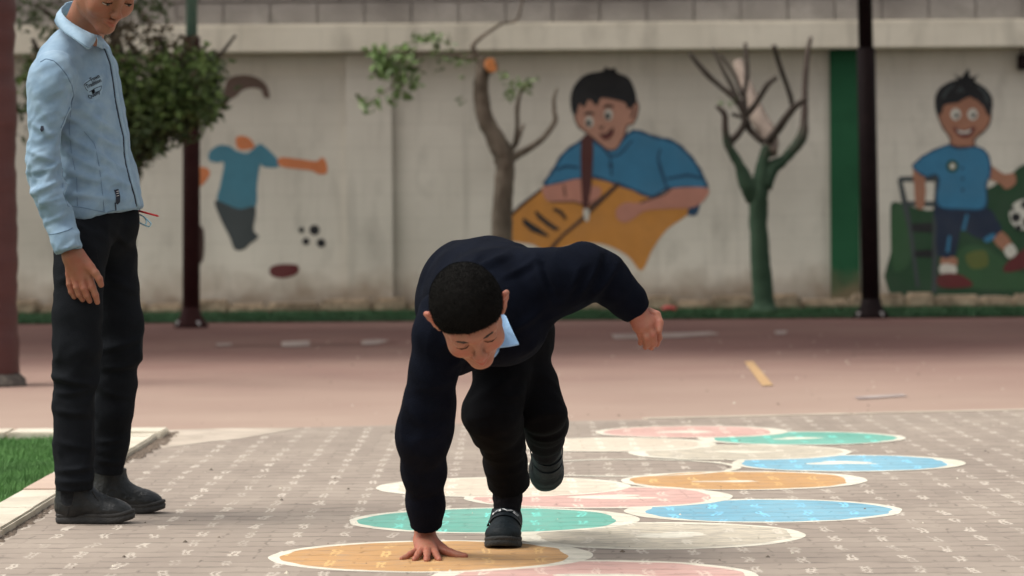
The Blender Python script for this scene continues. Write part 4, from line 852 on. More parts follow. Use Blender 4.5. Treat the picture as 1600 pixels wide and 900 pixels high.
# ------------------------------------------------------------------ shoes in a local frame (right, forward, up), origin = heel, sole level
def shoe(parent, o, R, L, Wd, kind, name, text=True):
    s = L / .22; o = vec(o)
    def w(x, y, z): return o + R @ np.array([x * s * Wd / .085, y * s, z * s])
    out = [(0, 0), (.022, .004), (.030, .022), (.030, .06), (.029, .095), (.036, .13), (.042, .16), (.038, .19), (.024, .213), (.004, .220), (-.018, .214), (-.034, .192), (-.040, .16), (-.036, .13), (-.029, .095), (-.030, .06), (-.030, .022), (-.022, .004)]
    O = closed(out, 4); n = len(O); V = []
    hs = [(.0, .97), (.003, 1.0), (.012, 1.01), (.014, .985), (.0165, .985), (.019, 1.0), (.024, .99), (.026, .93)]
    if kind == 'boot': hs = [(.0, .96), (.003, 1.02), (.015, 1.045), (.0165, 1.0), (.019, 1.0), (.021, 1.04), (.027, 1.03), (.029, .94)]
    for z, f in hs:
        for x, y in O:
            lift = .012 * max(0, (y - .15) / .07) ** 2 if kind == 'boot' else .008 * max(0, (y - .16) / .06) ** 2
            V.append(w(x * f, .11 + (y - .11) * (1 + (f - 1) * .6), z + lift))
    F = [(i * n + k, i * n + (k + 1) % n, (i + 1) * n + (k + 1) % n, (i + 1) * n + k) for i in range(len(hs) - 1) for k in range(n)] + [tuple(range(n - 1, -1, -1)), tuple((len(hs) - 1) * n + k for k in range(n))]
    lea, sol = ('boot_leather', 'boot_sole') if kind == 'boot' else ('shoe_leather', 'shoe_sole')
    B = Blob(); q = s
    B.ell(w(0, .035, .045), (.030 * q, .036 * q, .034 * q), R, .02); B.rc(w(0, .04, .045), w(0, .155, .037), .032 * q, .030 * q, .02)
    B.ell(w(.001, .162, .034), (.040 * q * Wd / .085, .052 * q, .030 * q), R, .02); B.rc(w(0, .05, .06), w(0, .12, .044), .033 * q, .028 * q, .02)
    top = .135 if kind == 'boot' else .088
    B.rc(w(0, .045, .05), w(0, .045 + (.004 if kind == 'boot' else 0), top), .034 * q, .037 * q if kind == 'boot' else .034 * q, .025, cap=2)
    if kind != 'boot': B.rc(w(0, .060, .068), w(0, .125, .052), .034 * q, .033 * q, .02)
    if kind == 'boot':
        B.rc(w(0, .032, .05), w(0, .034, top), .032 * q, .036 * q, .02, cap=2); B.rc(w(0, .062, .05), w(0, .068, top), .032 * q, .036 * q, .02, cap=2)
        B.rc(w(0, .072, .090), w(0, .135, .042), .028 * q, .026 * q, .02)
    B.cut(w(0, .1, .018), R @ np.array([0, 0, 1.0]), .3, .003)
    V2, F2 = B.mesh(.0028, 1)
    V2 = folds(V2, F2, .0011, .016, 5, R @ np.array([1., 0, 0]), 3)
    up = mk(name, V2, F2, lea, parent); so_ = mk('sole', V, F, sol, up)
    if kind == 'boot':       # welt stitching line, tread notches
        pass
    bv = bvh_of(V2, F2)
    if kind != 'boot':
        DR = lambda a: R @ np.array([math.sin(a), .55 * math.cos(a), .835 * math.cos(a)])
        for si, y0 in enumerate((.078, .110)):
            mb = MB(); PV = []
            for ai in range(25):
                a = math.radians(-78 + ai * 156 / 24); lift = .0035 if ai > 21 else .0012
                for yy in (y0 - .0115, y0 + .0115):
                    d = DR(a); st = w(0, yy, .042) + d * .15; r_ = bv.ray_cast(Vector(st), Vector(-d))
                    p = r_[0] if r_[0] is not None else Vector(w(0, yy, .042) + d * .035)
                    PV += [p + Vector(d) * lift, p + Vector(d) * (lift + .0025)]
            Fq = []
            for ai in range(24):
                b = ai * 4; Fq += [(b + 1, b + 3, b + 7, b + 5), (b, b + 4, b + 6, b + 2), (b, b + 1, b + 5, b + 4), (b + 2, b + 6, b + 7, b + 3)]
            Fq += [(0, 2, 3, 1), (96, 97, 99, 98)]
            st_ = mk('strap', PV, Fq, 'strap_leather', up, smooth=False)
        T, TF = text_mesh('FIVE') if text else ([], []); TV = []
        for a_, b_ in T:
            a = math.radians(38 - 80 * a_); yy = .080 + .008 - b_ * .017
            d = DR(a); r_ = bv.ray_cast(Vector(w(0, yy, .042) + d * .15), Vector(-d)); p = r_[0] if r_[0] is not None else Vector(w(0, yy, .042) + d * .035); TV.append(p + Vector(d) * .0048)
        if text: mk('lettering', TV, TF, 'white_print', up, smooth=False)
    return up, bv
def px3(px, py, Y, r): return (W(px, py, Y), ms(r, Y))

# ================================================================== crouching, hopping boy
PB = empty('person', GR(785, 862)); tag(PB, 'boy in navy sweater hopping on one foot, one palm on the orange circle', 'person')
rho = math.radians(14.5); D_ = np.array([math.sin(rho), 0, -math.cos(rho)]); th = math.radians(55)
HF = math.cos(th) * np.array([0, -1., 0]) + math.sin(th) * D_; HU = math.sin(th) * np.array([0, -1., 0]) - math.cos(th) * D_
HY = 7.78; H1 = Head(W(733, 490, HY), frame(HF, HU), 1.06)
shL, shR = W(678, 512, 7.98), W(838, 446, 8.08)
def bb(B, V, F): return V, F
# skin: head + neck, then the covered body, then the hands
Bh = Blob(); H1.skin(Bh, W(757, 480, 8.02)); Vh = Bh.mesh(.0022, 1)
handL = Blob(); Yw = 8.27
def g3(px, z, Y): return G(px, z, Y)
wr = W(664, 832, Yw)
handL.path([(W(665, 795, 8.25), ms(17, 8.25)), (W(664, 824, 8.27), ms(15.5, 8.25)), (W(664, 843, 8.268), ms(16, 8.2))], .012)
ks = [(650, .021, 8.205), (657, .0225, 8.19), (665, .0225, 8.185), (675, .021, 8.19)]
for (px, z, Y), r in zip(ks, (.0095, .0105, .0108, .0105)): handL.rc(W(664 + (px - 664) * .45, 845, 8.262), g3(px, z, Y), .0165, r, .014)
handL.rc(W(671, 843, 8.26), g3(690, .019, 8.225), .016, .0125, .014)
fing = [[(650, .021, 8.205, .0090), (638, .0150, 8.170, .0074), (630, .0085, 8.150, .0066), (624, .0070, 8.140, .0056)],
        [(657, .0225, 8.19, .0098), (650, .0165, 8.150, .0080), (646, .0090, 8.122, .0072), (644, .0075, 8.108, .0062)],
        [(665, .0225, 8.185, .0100), (664, .0175, 8.140, .0083), (663.5, .0095, 8.108, .0075), (663, .0075, 8.090, .0064)],
        [(675, .0210, 8.19, .0098), (678, .0160, 8.150, .0080), (681, .0090, 8.124, .0073), (683, .0075, 8.108, .0062)],
        [(688, .0200, 8.225, .0125), (701, .0140, 8.205, .0098), (713, .0095, 8.190, .0088), (724, .0080, 8.182, .0070)]]
for f in fing: handL.path([(g3(a, z, Y), r) for a, z, Y, r in f], .004)
VhL = handL.mesh(.0015, 1)
handR = Blob(); Yr = 8.16
def h3(px, py, dy, r): return (W(px, py, Yr + dy), ms(r, Yr))
handR.path([h3(978, 462, 0, 15), h3(995, 488, -.002, 15)], .012)
for e_ in ((1017, 503, -.012, 8.5), (1011, 511, -.020, 9), (1003, 513, -.020, 9), (996, 511, -.012, 8)): handR.rc(h3(997, 492, -.002, 10)[0], h3(*e_)[0], ms(13, Yr), ms(e_[3], Yr), .012)
for f in ([(1018, 500, -.010, 7.5), (1027, 514, -.014, 6.2), (1029, 528, -.004, 5.8), (1026, 538, .006, 4.8)], [(1012, 509, -.018, 7.6), (1020, 524, -.026, 6.3), (1021, 536, -.016, 5.8), (1018, 543, -.004, 4.9)],
          [(1004, 511, -.018, 7.6), (1010, 527, -.026, 6.2), (1012, 537, -.014, 5.7), (1009, 542, -.002, 4.8)], [(997, 509, -.010, 7), (1001, 523, -.016, 5.7), (1003, 531, -.006, 5.2), (1001, 536, .004, 4.4)],
          [(1014, 488, .008, 8), (1026, 492, -.002, 6.4), (1031, 504, -.014, 5.8), (1030, 517, -.026, 4.8)]): handR.path([h3(*q) for q in f], .0035)
VhR = handR.mesh(.0015, 1)
Bc = Blob()
Bc.path([(W(757, 480, 8.02), .045), (W(762, 470, 8.12), .085), (W(740, 468, 8.5), .095)], .05)
Bc.path([(W(688, 522, 8.0), .028), (W(666, 665, 8.1), .032), (W(665, 800, 8.25), .0235)], .03); Bc.path([(shR, .040), (W(930, 426, 8.12), .032), (W(985, 474, 8.16), .0215)], .03)
Bc.path([(W(785, 500, 8.5), .06), (W(775, 640, 8.40), .032), (W(790, 740, 8.51), .020), (W(793, 800, 8.535), .020)], .03); Bc.path([(W(800, 500, 8.55), .05), (W(848, 640, 8.47), .028), (W(852, 690, 8.70), .018), (W(853, 710, 8.73), .018)], .03)
Vc = Bc.mesh(.007, 1)
A = cat(cat(cat(Vh, Vc), VhL), VhR)
tn = np.concatenate([H1.tint(Vh[0]), np.zeros(len(Vc[0])), .25 + .25 * vnoise(VhL[0] / .012, 2), .25 + .25 * vnoise(VhR[0] / .012, 2)])
mk('body', A[0], A[1], 'skin', PB, tint=np.clip(tn, 0, 1))
face_parts(H1, PB, True)
hb = H1.hairB(.0062, (.084, .047, .50, .87))
build_hair(hb, .003, .0012, .014, 22000, .0036, HF * .25, PB, 11, H1)
# sweater
S = Blob()
S.path([(W(737, 465, 8.52), ms(85, 8.52)), (W(748, 462, 8.30), ms(78, 8.3)), (W(765, 466, 8.12), ms(76, 8.12))], .06)
S.ell(W(792, 462, 8.2), (ms(66, 8.2), .16, ms(72, 8.2)), None, .06)
S.ell(W(786, 516, 8.15), (ms(62, 8.2), .13, ms(56, 8.2)), None, .06)
S.ell(W(712, 520, 8.10), (ms(52, 8.2), .10, ms(66, 8.2)), None, .05)
S.path([px3(757, 478, 8.03, 42), px3(752, 480, 7.96, 38)], .03)                                    # crew neck
S.path([px3(692, 492, 8.03, 38), px3(683, 525, 7.99, 34.5), px3(676, 580, 8.02, 34.5), px3(671, 625, 8.06, 36.5), px3(665, 662, 8.10, 39.5), px3(661, 685, 8.12, 38), px3(662, 735, 8.18, 31), px3(665, 785, 8.225, 26), px3(666, 822, 8.25, 24.5)], .035, cap=2)
S.path([px3(815, 450, 8.12, 42), px3(850, 438, 8.10, 44), px3(880, 433, 8.10, 42), px3(912, 423, 8.10, 39.5), px3(940, 431, 8.12, 34.5), px3(964, 452, 8.14, 29.5), px3(985, 474, 8.16, 24), px3(994, 485, 8.165, 20)], .03, cap=2)
S.rc(W(850, 470, 8.12), W(890, 455, 8.12), ms(34, 8.1), ms(26, 8.1), .04)
S.path([px3(720, 430, 8.45, 52), px3(770, 424, 8.3, 44), px3(822, 428, 8.15, 36)], .04)
# hem / waist continues over the hips
S.path([px3(740, 480, 8.5, 82), px3(782, 495, 8.55, 64)], .05)
Ws, Fs = S.mesh(.0042, 1)
Pm = Ws
def pxof(P):
    D = P - np.array([0, 0, CH]); a = D @ vec(_r); b = D @ vec(_u); c = D @ vec(_f); return 800 + FPX * a / c, 450 - FPX * b / c
def creases(V, F, L):
    """pressed or raised folds: (x1, y1, x2, y2, width, height) on the side turned to the viewer's side of the cloth"""
    N = normals(V, F); x, y = pxof(V); face = np.clip(-N[:, 1] * 1.5 + .2, 0, 1); d = np.zeros(len(V))
    for x1, y1, x2, y2, w_, a_ in L:
        dx, dy = x2 - x1, y2 - y1; l2 = dx * dx + dy * dy; t = ((x - x1) * dx + (y - y1) * dy) / l2; e = np.clip(t, 0, 1)
        bow = 4 * (e * (1 - e)) * math.sqrt(l2) * .06; nx, ny = -dy / math.sqrt(l2), dx / math.sqrt(l2)
        q = (x - x1 - e * dx - nx * bow) * nx + (y - y1 - e * dy - ny * bow) * ny; al = np.sqrt(np.maximum((x - x1 - e * dx) ** 2 + (y - y1 - e * dy) ** 2 - q * q, 0))
        en = np.sin(np.pi * np.clip(e, .04, .96)) ** .5 * np.exp(-(al / (w_ * 1.5)) ** 2)
        d += a_ * en * (np.exp(-(q / w_) ** 2) - .6 * np.exp(-((q - w_ * 1.6) / w_) ** 2))
    return V + N * (d * face)[:, None]
def near(P, c, r): return np.exp(-((P - vec(c)) ** 2).sum(1) / r ** 2)
amp = .0028 + .0022 * near(Pm, W(666, 665, 8.05), .11) + .006 * near(Pm, W(935, 430, 8.1), .10) + .006 * near(Pm, W(840, 460, 8.05), .11) + .005 * near(Pm, W(712, 520, 8.0), .12)
Ws = folds(Ws, Fs, amp, .060, 21, (0.25, .2, 1), 2.2); N_s = normals(Ws, Fs); Ws = laplace(Ws, Fs, .4)
Ws = creases(Ws, Fs, [(846, 404, 866, 462, 6, -.016), (700, 470, 742, 402, 7, .007), (735, 420, 800, 392, 7, .008), (790, 430, 838, 405, 6, .007), (655, 452, 682, 402, 6, -.006), (905, 462, 938, 398, 6, .008), (925, 465, 962, 415, 6, .008), (880, 470, 905, 420, 6, .006),
    (634, 610, 706, 596, 6, .0018), (628, 650, 708, 668, 6, .0018), (628, 690, 700, 676, 6, .0018), (632, 735, 694, 722, 6, .0018), (640, 775, 692, 764, 5, .0018), (690, 545, 720, 500, 7, .008), (735, 560, 790, 590, 8, .009), (800, 560, 858, 520, 8, .010), (790, 520, 850, 480, 8, .009), (700, 575, 735, 545, 7, .007)])
sweater = mk('sweater', Ws, Fs, 'navy_knit', PB); bvs = bvh_of(Ws, Fs)
# rib cuffs
for c, rr, dr, ln in ((px3(665.5, 806, 8.24, 25.5), None, (0, .06, -1), 0.026), (px3(987, 476, 8.16, 22.5), None, None, .024)):
    B = Blob(); p = vec(c[0]); d = vec(W(666, 822, 8.25) - W(665, 785, 8.225)) if dr else vec(W(995, 487, 8.165) - W(985, 474, 8.16)); d /= np.linalg.norm(d)
    B.rc(p, p + d * ln, c[1] * 1.03, c[1] * .97, .003, cap=3); V, F = B.mesh(.0022, 1)
    a = np.cross(d, [0, 1., 0]); a /= np.linalg.norm(a); b = np.cross(d, a); L_ = V - p; an = np.arctan2(L_ @ b, L_ @ a); V = V + normals(V, F) * (np.sin(an * 34) * .0007)[:, None]
    mk('cuff', V, F, 'navy_knit', sweater)
# pale blue shirt collar showing at the neck
def plate(name, pts, m, parent, th_=.0035, sub=5):
    """pts: (px,py,Y) outline, bent sheet with thickness"""
    P = [W(*p) for p in pts]; c = sum(P, Vector()) / len(P); n = Vector((0, 0, 0))
    for i in range(len(P)): n += (P[i] - c).cross(P[(i + 1) % len(P)] - c)
    n.normalize(); n = -n if n.y > 0 else n; k = len(P)
    V = [p for p in P] + [c + n * .006] + [p - n * th_ for p in P] + [c - n * (th_ - .006)]
    F = [(i, (i + 1) % k, k) for i in range(k)] + [((i + 1) % k + k + 1, i + k + 1, 2 * k + 1) for i in range(k)] + [(i, i + k + 1, (i + 1) % k + k + 1, (i + 1) % k) for i in range(k)]
    return mk(name, V, F, m, parent, smooth=False)
plate('shirt_collar', [(784, 488, 7.93), (791, 494, 7.90), (797, 508, 7.87), (804, 523, 7.85), (811, 537, 7.84), (797, 540, 7.82), (780, 542, 7.81), (770, 538, 7.83), (772, 515, 7.86)], 'collar_blue', PB)
plate('shirt_collar', [(781, 541, 7.84), (779, 549, 7.83), (774, 556, 7.825), (767, 560, 7.82), (764, 552, 7.83), (768, 540, 7.84)], 'collar_blue', PB)
# trousers
T = Blob()
T.path([px3(760, 480, 8.52, 60), px3(785, 540, 8.46, 52), px3(785, 592, 8.40, 44), px3(778, 622, 8.36, 42), px3(768, 645, 8.34, 44), px3(774, 665, 8.37, 40), px3(785, 692, 8.42, 33), px3(790, 722, 8.48, 33), px3(795, 757, 8.53, 33)], .018, cap=2)
T.path([px3(800, 480, 8.56, 56), px3(812, 545, 8.52, 39), px3(833, 597, 8.47, 33), px3(849, 640, 8.44, 33), px3(852, 662, 8.52, 32), px3(852, 682, 8.62, 27), px3(852, 693, 8.69, 25)], .03, cap=2)
T.path([px3(775, 500, 8.5, 58), px3(815, 520, 8.5, 50)], .05)
Vt, Ft = T.mesh(.0042, 1)
am = .0032 + .004 * near(Vt, W(770, 650, 8.3), .10) + .004 * near(Vt, W(793, 750, 8.5), .05) + .005 * near(Vt, W(850, 650, 8.4), .09)
Vt = laplace(folds(Vt, Ft, am, .05, 33, (1, 0, .2), 2.4), Ft, .4); Vt = creases(Vt, Ft, [(730, 655, 800, 640, 6, .003), (735, 675, 805, 690, 6, .003), (750, 712, 815, 700, 6, .003), (760, 740, 818, 735, 5, .003), (825, 655, 884, 640, 6, .003), (828, 678, 878, 668, 5, .003), (745, 620, 800, 590, 7, .003)])
mk('trousers', Vt, Ft, 'black_trousers', PB)
B = Blob(); B.path([px3(793, 745, 8.52, 23), px3(793, 775, 8.53, 22), px3(792, 806, 8.53, 21)], .01); V, F = B.mesh(.003, 1); V = folds(V, F, .0015, .012, 3, (1, 0, 0), 4); sk = mk('sock', V, F, 'sock', PB)
bq = bvh_of(V, F); decal(bq, [(783, 759), (813, 755), (814, 765), (790, 769)], 1, 'sock_stripe', 'red_sock', sk, 8.4); decal(bq, [(803, 762), (812, 759), (812, 763), (805, 766)], .7, 'sock_logo', 'white_print', sk, 8.4, .0025)
B = Blob(); B.path([px3(852, 690, 8.68, 21), px3(852, 705, 8.71, 21)], .01); V, F = B.mesh(.003, 1); mk('sock', V, F, 'sock', PB)
fd = np.array([-.06, -1., 0]); fd /= np.linalg.norm(fd); toe = GR(785, 861); hl = vec(toe) - fd * .205; hl[2] = .006
shoe(PB, hl, frame(fd, (0, 0, 1)), .205, .104, 'sneaker', 'shoe')
# hanging foot: toe down, instep to the camera
ff = np.array([.02, .42, -.90]); fu = np.array([.06, -.90, -.42]); Rf = frame(ff, fu); an_ = vec(W(856, 700, 8.70)); o_ = an_ - Rf @ np.array([0, .045, .085])
shoe(PB, o_, Rf, .205, .102, 'sneaker', 'shoe', False)

# ================================================================== standing boy
Y0 = 9.2
PS = empty('person', GR(140, 818)); tag(PS, 'taller boy in pale blue shirt and dark trousers standing at the left, looking down', 'person')
yaw = math.radians(36); pit = math.radians(42); Fh = np.array([math.sin(yaw), -math.cos(yaw), 0]); HF2 = math.cos(pit) * Fh + math.sin(pit) * np.array([0, 0, -1.]); HU2 = math.sin(pit) * Fh + math.cos(pit) * np.array([0, 0, 1.])
R2 = frame(HF2, HU2); k2 = 1.04; chin = vec(W(163, 52, 9.10)); H2 = Head(chin - R2 @ (np.array([0, .074, -.103]) * k2), R2, k2)
Bh = Blob(); H2.skin(Bh, W(122, 70, 9.27), .052); Vh = Bh.mesh(.0022, 1)
hd = Blob(); Yh = 9.072
def q3(px, py, dy, r): return (W(px, py, Yh + dy), ms(r, Yh))
hd.path([q3(104, 378, .01, 15), q3(112, 398, 0, 14.5)], .012)
for e_ in ((109, 428, .010, 7), (118, 433, .0, 7.6), (128, 434, -.004, 7.8), (138, 430, 0, 7.6)): hd.rc(q3(114, 402, 0, 12)[0], q3(*e_)[0], ms(13, Yh), ms(e_[3], Yh), .012)
hd.rc(q3(122, 398, 0, 10)[0], q3(141, 418, -.012, 7)[0], ms(11, Yh), ms(8, Yh), .012)
for f in ([(109, 428, .010, 6.6), (109, 444, .008, 5.4), (112, 456, .012, 5.0), (116, 464, .016, 4.1)], [(118, 433, 0, 7), (120, 449, -.004, 5.8), (124, 460, .0, 5.3), (129, 468, .008, 4.3)], [(128, 434, -.004, 7.2), (132, 451, -.010, 5.9), (136, 462, -.006, 5.4), (140, 470, .002, 4.4)],
          [(138, 430, 0, 7), (144, 448, -.008, 5.8), (149, 461, -.006, 5.3), (152, 472, .0, 4.3)], [(139, 416, -.012, 7.6), (149, 427, -.018, 6.3), (155, 436, -.018, 5.7), (158, 445, -.014, 4.6)]): hd.path([q3(*q) for q in f], .003)
Vd = hd.mesh(.0015, 1)
hf = Blob(); hf.path([(W(190, 322, 9.40), .022), (W(203, 334, 9.38), .024)], .01)
for dz in (-8, -3, 2, 7): hf.path([(W(203, 336 + dz, 9.37), .009), (W(212, 338 + dz, 9.35), .0085), (W(213, 341 + dz, 9.37), .007)], .003)
Vf = hf.mesh(.002, 1)
Bc = Blob(); Bc.path([(W(122, 70, 9.27), .045), (W(124, 140, 9.27), .068), (W(150, 300, 9.27), .062), (W(155, 360, 9.27), .058)], .05)
Bc.path([(W(84, 118, 9.14), .036), (W(71, 210, 9.095), .024), (W(72, 280, 9.085), .022), (W(92, 345, 9.08), .018), (W(107, 388, 9.075), .018)], .03); Bc.path([(W(150, 118, 9.42), .036), (W(140, 235, 9.45), .03), (W(190, 322, 9.40), .021)], .03)
Bc.path([(W(140, 370, 9.22), .045), (W(121, 480, 9.16), .04), (W(119, 585, 9.165), .035), (W(115, 640, 9.175), .025), (W(116, 775, 9.185), .013)], .03); Bc.path([(W(170, 375, 9.34), .044), (W(186, 505, 9.365), .035), (W(187, 550, 9.365), .032), (W(177, 640, 9.41), .024), (W(171, 715, 9.455), .013)], .03)
Vc = Bc.mesh(.007, 1); A = cat(cat(cat(Vh, Vc), Vd), Vf)
tn = np.concatenate([H2.tint(Vh[0]), np.zeros(len(Vc[0])), .15 + .25 * vnoise(Vd[0] / .012, 2), np.zeros(len(Vf[0]))]); mk('body', A[0], A[1], 'skin_deep', PS, tint=np.clip(tn, 0, 1))
face_parts(H2, PS, False, -.0052)
hb = H2.hairB(.014, (.084, .058, .50, .87)); build_hair(hb, .003, .003, .015, 12000, .009, HF2 * .3, PS, 5, H2)
B = Blob(); B.rc(H2.w(-.008, .0872, -.0580), H2.w(.008, .0872, -.0580), .0015, .0015, .001); V, F = B.mesh(.0008); mk('teeth', V, F, 'teeth', PS)
# shirt
byaw = math.radians(24); BF = (math.cos(byaw), -math.sin(byaw), 0); BS = (-math.sin(byaw), -math.cos(byaw), 0)
S = Blob(); fs = 1.42
def t3(px, py, r, Y=9.27): return (W(px, py, Y), ms(r, Y))
S.path([t3(119, 98, 50), t3(123, 140, 54), t3(131, 190, 53), t3(141, 235, 50), t3(149, 275, 51), t3(156, 315, 54), t3(160, 352, 55)], .04, flat=BS, fs=fs)
S.path([t3(119, 72, 30), t3(117, 92, 42)], .04)
S.path([(W(82, 112, 9.14), ms(32, 9.14)), (W(119, 84, 9.27), ms(33, 9.27)), (W(150, 108, 9.40), ms(30, 9.4))], .04)
S.cut(W(150, 338, 9.2), (-.20, 0, 1.0), .35, .003)
ARM = [(84, 116, 36), (80, 135, 35), (75, 165, 32), (70, 205, 26.5), (68, 250, 25.5), (76, 300, 25.5), (91, 342, 22), (101, 370, 21.5), (106.5, 391, 21.5)]
AP = [(W(a, b, 9.09 - .005 * i), ms(r, 9.1)) for i, (a, b, r) in enumerate(ARM)]
S.path(AP[:3], .022); S.path(AP[2:], .003, cap=2)
S.path([(W(150, 112, 9.42), .058), (W(142, 235, 9.45), .045), (W(192, 322, 9.40), .030)], .02, cap=2)
Vs, Fs = S.mesh(.0042, 1)
am = .0045 + .009 * near(Vs, W(72, 290, 9.0), .10) + .010 * near(Vs, W(120, 190, 9.05), .09) + .009 * near(Vs, W(140, 280, 9.1), .13) + .004 * near(Vs, W(95, 130, 9.05), .06) + .005 * near(Vs, W(98, 350, 9.0), .07)
Vs = folds(Vs, Fs, am, .060, 41, (1, .3, .45), 2.6); Vs = folds(Vs, Fs, am * .35, .022, 47, (1, .3, .7), 2.2); Vs = laplace(Vs, Fs, .4)
Vs = creases(Vs, Fs, [(47, 236, 92, 252, 5, .007), (47, 268, 95, 258, 5, .008), (52, 300, 98, 278, 5, .009), (58, 318, 102, 306, 5, .007), (68, 348, 108, 330, 4, .006), (48, 190, 88, 214, 6, .006), (52, 140, 80, 195, 7, .005),
    (98, 205, 150, 238, 6, .009), (98, 232, 150, 262, 6, .008), (104, 264, 160, 284, 6, .007), (128, 170, 182, 205, 7, .008), (140, 205, 192, 232, 6, .008), (150, 238, 198, 268, 6, .008), (162, 270, 206, 292, 6, .006), (108, 300, 170, 308, 6, .006), (95, 110, 120, 160, 7, -.005), (120, 150, 165, 172, 7, .006), (100, 180, 128, 192, 5, .008)])
shirt = mk('shirt', Vs, Fs, 'shirt_fabric', PS); bs = bvh_of(Vs, Fs)
# front edge (placket) with dark gap, seams, cuff, badge, tag
PLK = [(151, 54), (160, 66), (168, 78), (176, 100), (181, 130), (184, 155), (191, 190), (197, 215), (198, 240), (201, 258), (208, 285), (214, 305), (219, 330), (217, 346)]
def strip(name, pts, wpx, m, parent, Yd, off):
    V = []; n = 0; P = []
    for i in range(len(pts) - 1):
        for j in range(6): t = j / 6; P.append((pts[i][0] * (1 - t) + pts[i + 1][0] * t, pts[i][1] * (1 - t) + pts[i + 1][1] * t))
    P.append(pts[-1]); Q = []
    for x, y in P:
        a, na = hit(bs, x - wpx, y, Yd, off); b, nb_ = hit(bs, x, y, Yd, off * 1.6); Q.append((a, b, na, nb_))
    for a, b, na, nb_ in Q: V += [a, b, b - nb_ * .003, a - na * .003]
    F = [(4 * i + k, 4 * i + (k + 1) % 4, 4 * i + 4 + (k + 1) % 4, 4 * i + 4 + k) for i in range(len(Q) - 1) for k in range(4)]
    return mk(name, V, F, m, parent)
PLK2 = [(x - 4.5, y) for x, y in PLK]
seam(bs, PLK2, 2.2, 'placket_edge', 'dark_thread', shirt, 9.1, .0004); strip('placket', [(x - 0, y) for x, y in PLK], 3.6, 'shirt_light', shirt, 9.15, .003)
for q, w_ in (([(63, 97), (72, 92), (84, 95), (93, 103), (104, 117), (112, 133), (115, 148), (111, 162), (103, 180), (95, 200)], 1.1), ([(112, 160), (108, 200), (112, 240), (120, 280), (121, 322)], .7), ([(131, 205), (148, 225), (155, 260), (160, 300), (163, 332)], .7),
              ([(98, 262), (98, 300), (106, 322)], .6)): seam(bs, q, w_ * 1.3, 'seam', 'shirt_seam', shirt, 9.1, .0006)
seam(bs, [(106, 322), (120, 323), (133, 325), (150, 329), (167, 332), (187, 341), (205, 342), (213, 338)], 1.0, 'hem', 'shirt_seam', shirt, 9.1, .0006)
seam(bs, [(74, 366), (84, 366), (96, 363), (106, 360), (113, 356)], 1.0, 'cuff_seam', 'shirt_seam', shirt, 9.05, .0008); seam(bs, [(83, 394), (100, 393), (114, 389), (126, 385)], .8, 'cuff_seam', 'shirt_seam', shirt, 9.05, .0004)
decal(bs, [(64, 197), (68, 197), (69, 203), (66, 206), (63, 203)], .6, 'sleeve_button', 'dark_thread', shirt, 9.05, .002)
decal(bs, closed([(130, 131), (142, 122), (157, 118), (160, 130), (157, 150), (142, 158), (137, 145)], 3), .8, 'embroidered_patch', 'shirt_light', shirt, 9.1, .0009)
text_on(bs, 'Town', (141, 128), (155.5, 121), 6, 'lettering', 'dark_thread', shirt); text_on(bs, 'Tradition', (135, 138.5), (158, 127.5), 6.5, 'lettering', 'dark_thread', shirt); text_on(bs, 'Quality', (139, 155.5), (156.5, 145), 6.5, 'lettering', 'dark_thread', shirt)
seam(bs, [(131, 132), (138, 127), (144, 123), (147, 122)], 1.2, 'stitching', 'dark_thread', shirt); seam(bs, [(131, 132), (134, 139), (137, 142)], .9, 'stitching', 'dark_thread', shirt); seam(bs, [(139, 144), (148, 138), (159, 134), (157, 141), (150, 146)], 1.0, 'stitching', 'dark_thread', shirt)
decal(bs, [(142, 142), (147, 139), (148, 145), (144, 147)], .7, 'embroidery', 'grey_trousers', shirt, 9.1, .0018)
decal(bs, [(177.5, 297), (184.5, 295.5), (187, 306), (187, 316), (183, 319.5), (180.5, 317), (180.5, 306)], .6, 'fabric_tag', 'dark_thread', shirt, 9.15, .002)
for y_ in (300, 303.5, 307): seam(bs, [(181, y_), (185, y_ - 1)], .9, 'tag_print', 'pale_thread', shirt, 9.15, .003, sub=2)
# collar band with its points
TOP = [(136, 14, 9.36), (124, 4, 9.42), (112, 3, 9.41), (101, 7, 9.36), (95, 14, 9.24), (99, 24, 9.14), (112, 35, 9.09), (127, 44, 9.07), (141, 51, 9.08), (150, 54, 9.11)]
BOT = [(136, 34, 9.40), (120, 26, 9.46), (104, 24, 9.44), (93, 26, 9.40), (85, 33, 9.22), (95, 47, 9.08), (112, 58, 9.03), (127, 68, 9.01), (139, 76, 9.02), (146, 70, 9.08)]
def ribbon(name, TOP, BOT, m, parent, t=.003):
    A_ = [W(*p) for p in TOP]; B_ = [W(*p) for p in BOT]; V = []
    for i in range(len(A_)):
        mid = (A_[i] + B_[i]) / 2; n = (B_[i] - A_[i]).cross(A_[min(i + 1, len(A_) - 1)] - A_[max(i - 1, 0)]).normalized(); n = -n if n.y > 0 else n
        V += [A_[i], mid + n * .004, B_[i], B_[i] - n * t, mid + n * .001, A_[i] - n * t]
    F = [(6 * i + k, 6 * i + (k + 1) % 6, 6 * i + 6 + (k + 1) % 6, 6 * i + 6 + k) for i in range(len(A_) - 1) for k in range(6)]; F += [(0, 5, 4, 3, 2, 1), tuple(6 * (len(A_) - 1) + k for k in range(6))]
    return mk(name, V, F, m, parent)
def dense(L, n=5):
    out = []
    for i in range(len(L) - 1):
        p0, p1, p2, p3 = [np.array(L[min(max(i + q, 0), len(L) - 1)], float) for q in (-1, 0, 1, 2)]
        for j in range(n): t = j / n; out.append(tuple(.5 * ((2 * p1) + (-p0 + p2) * t + (2 * p0 - 5 * p1 + 4 * p2 - p3) * t * t + (-p0 + 3 * p1 - 3 * p2 + p3) * t ** 3)))
    return out + [L[-1]]
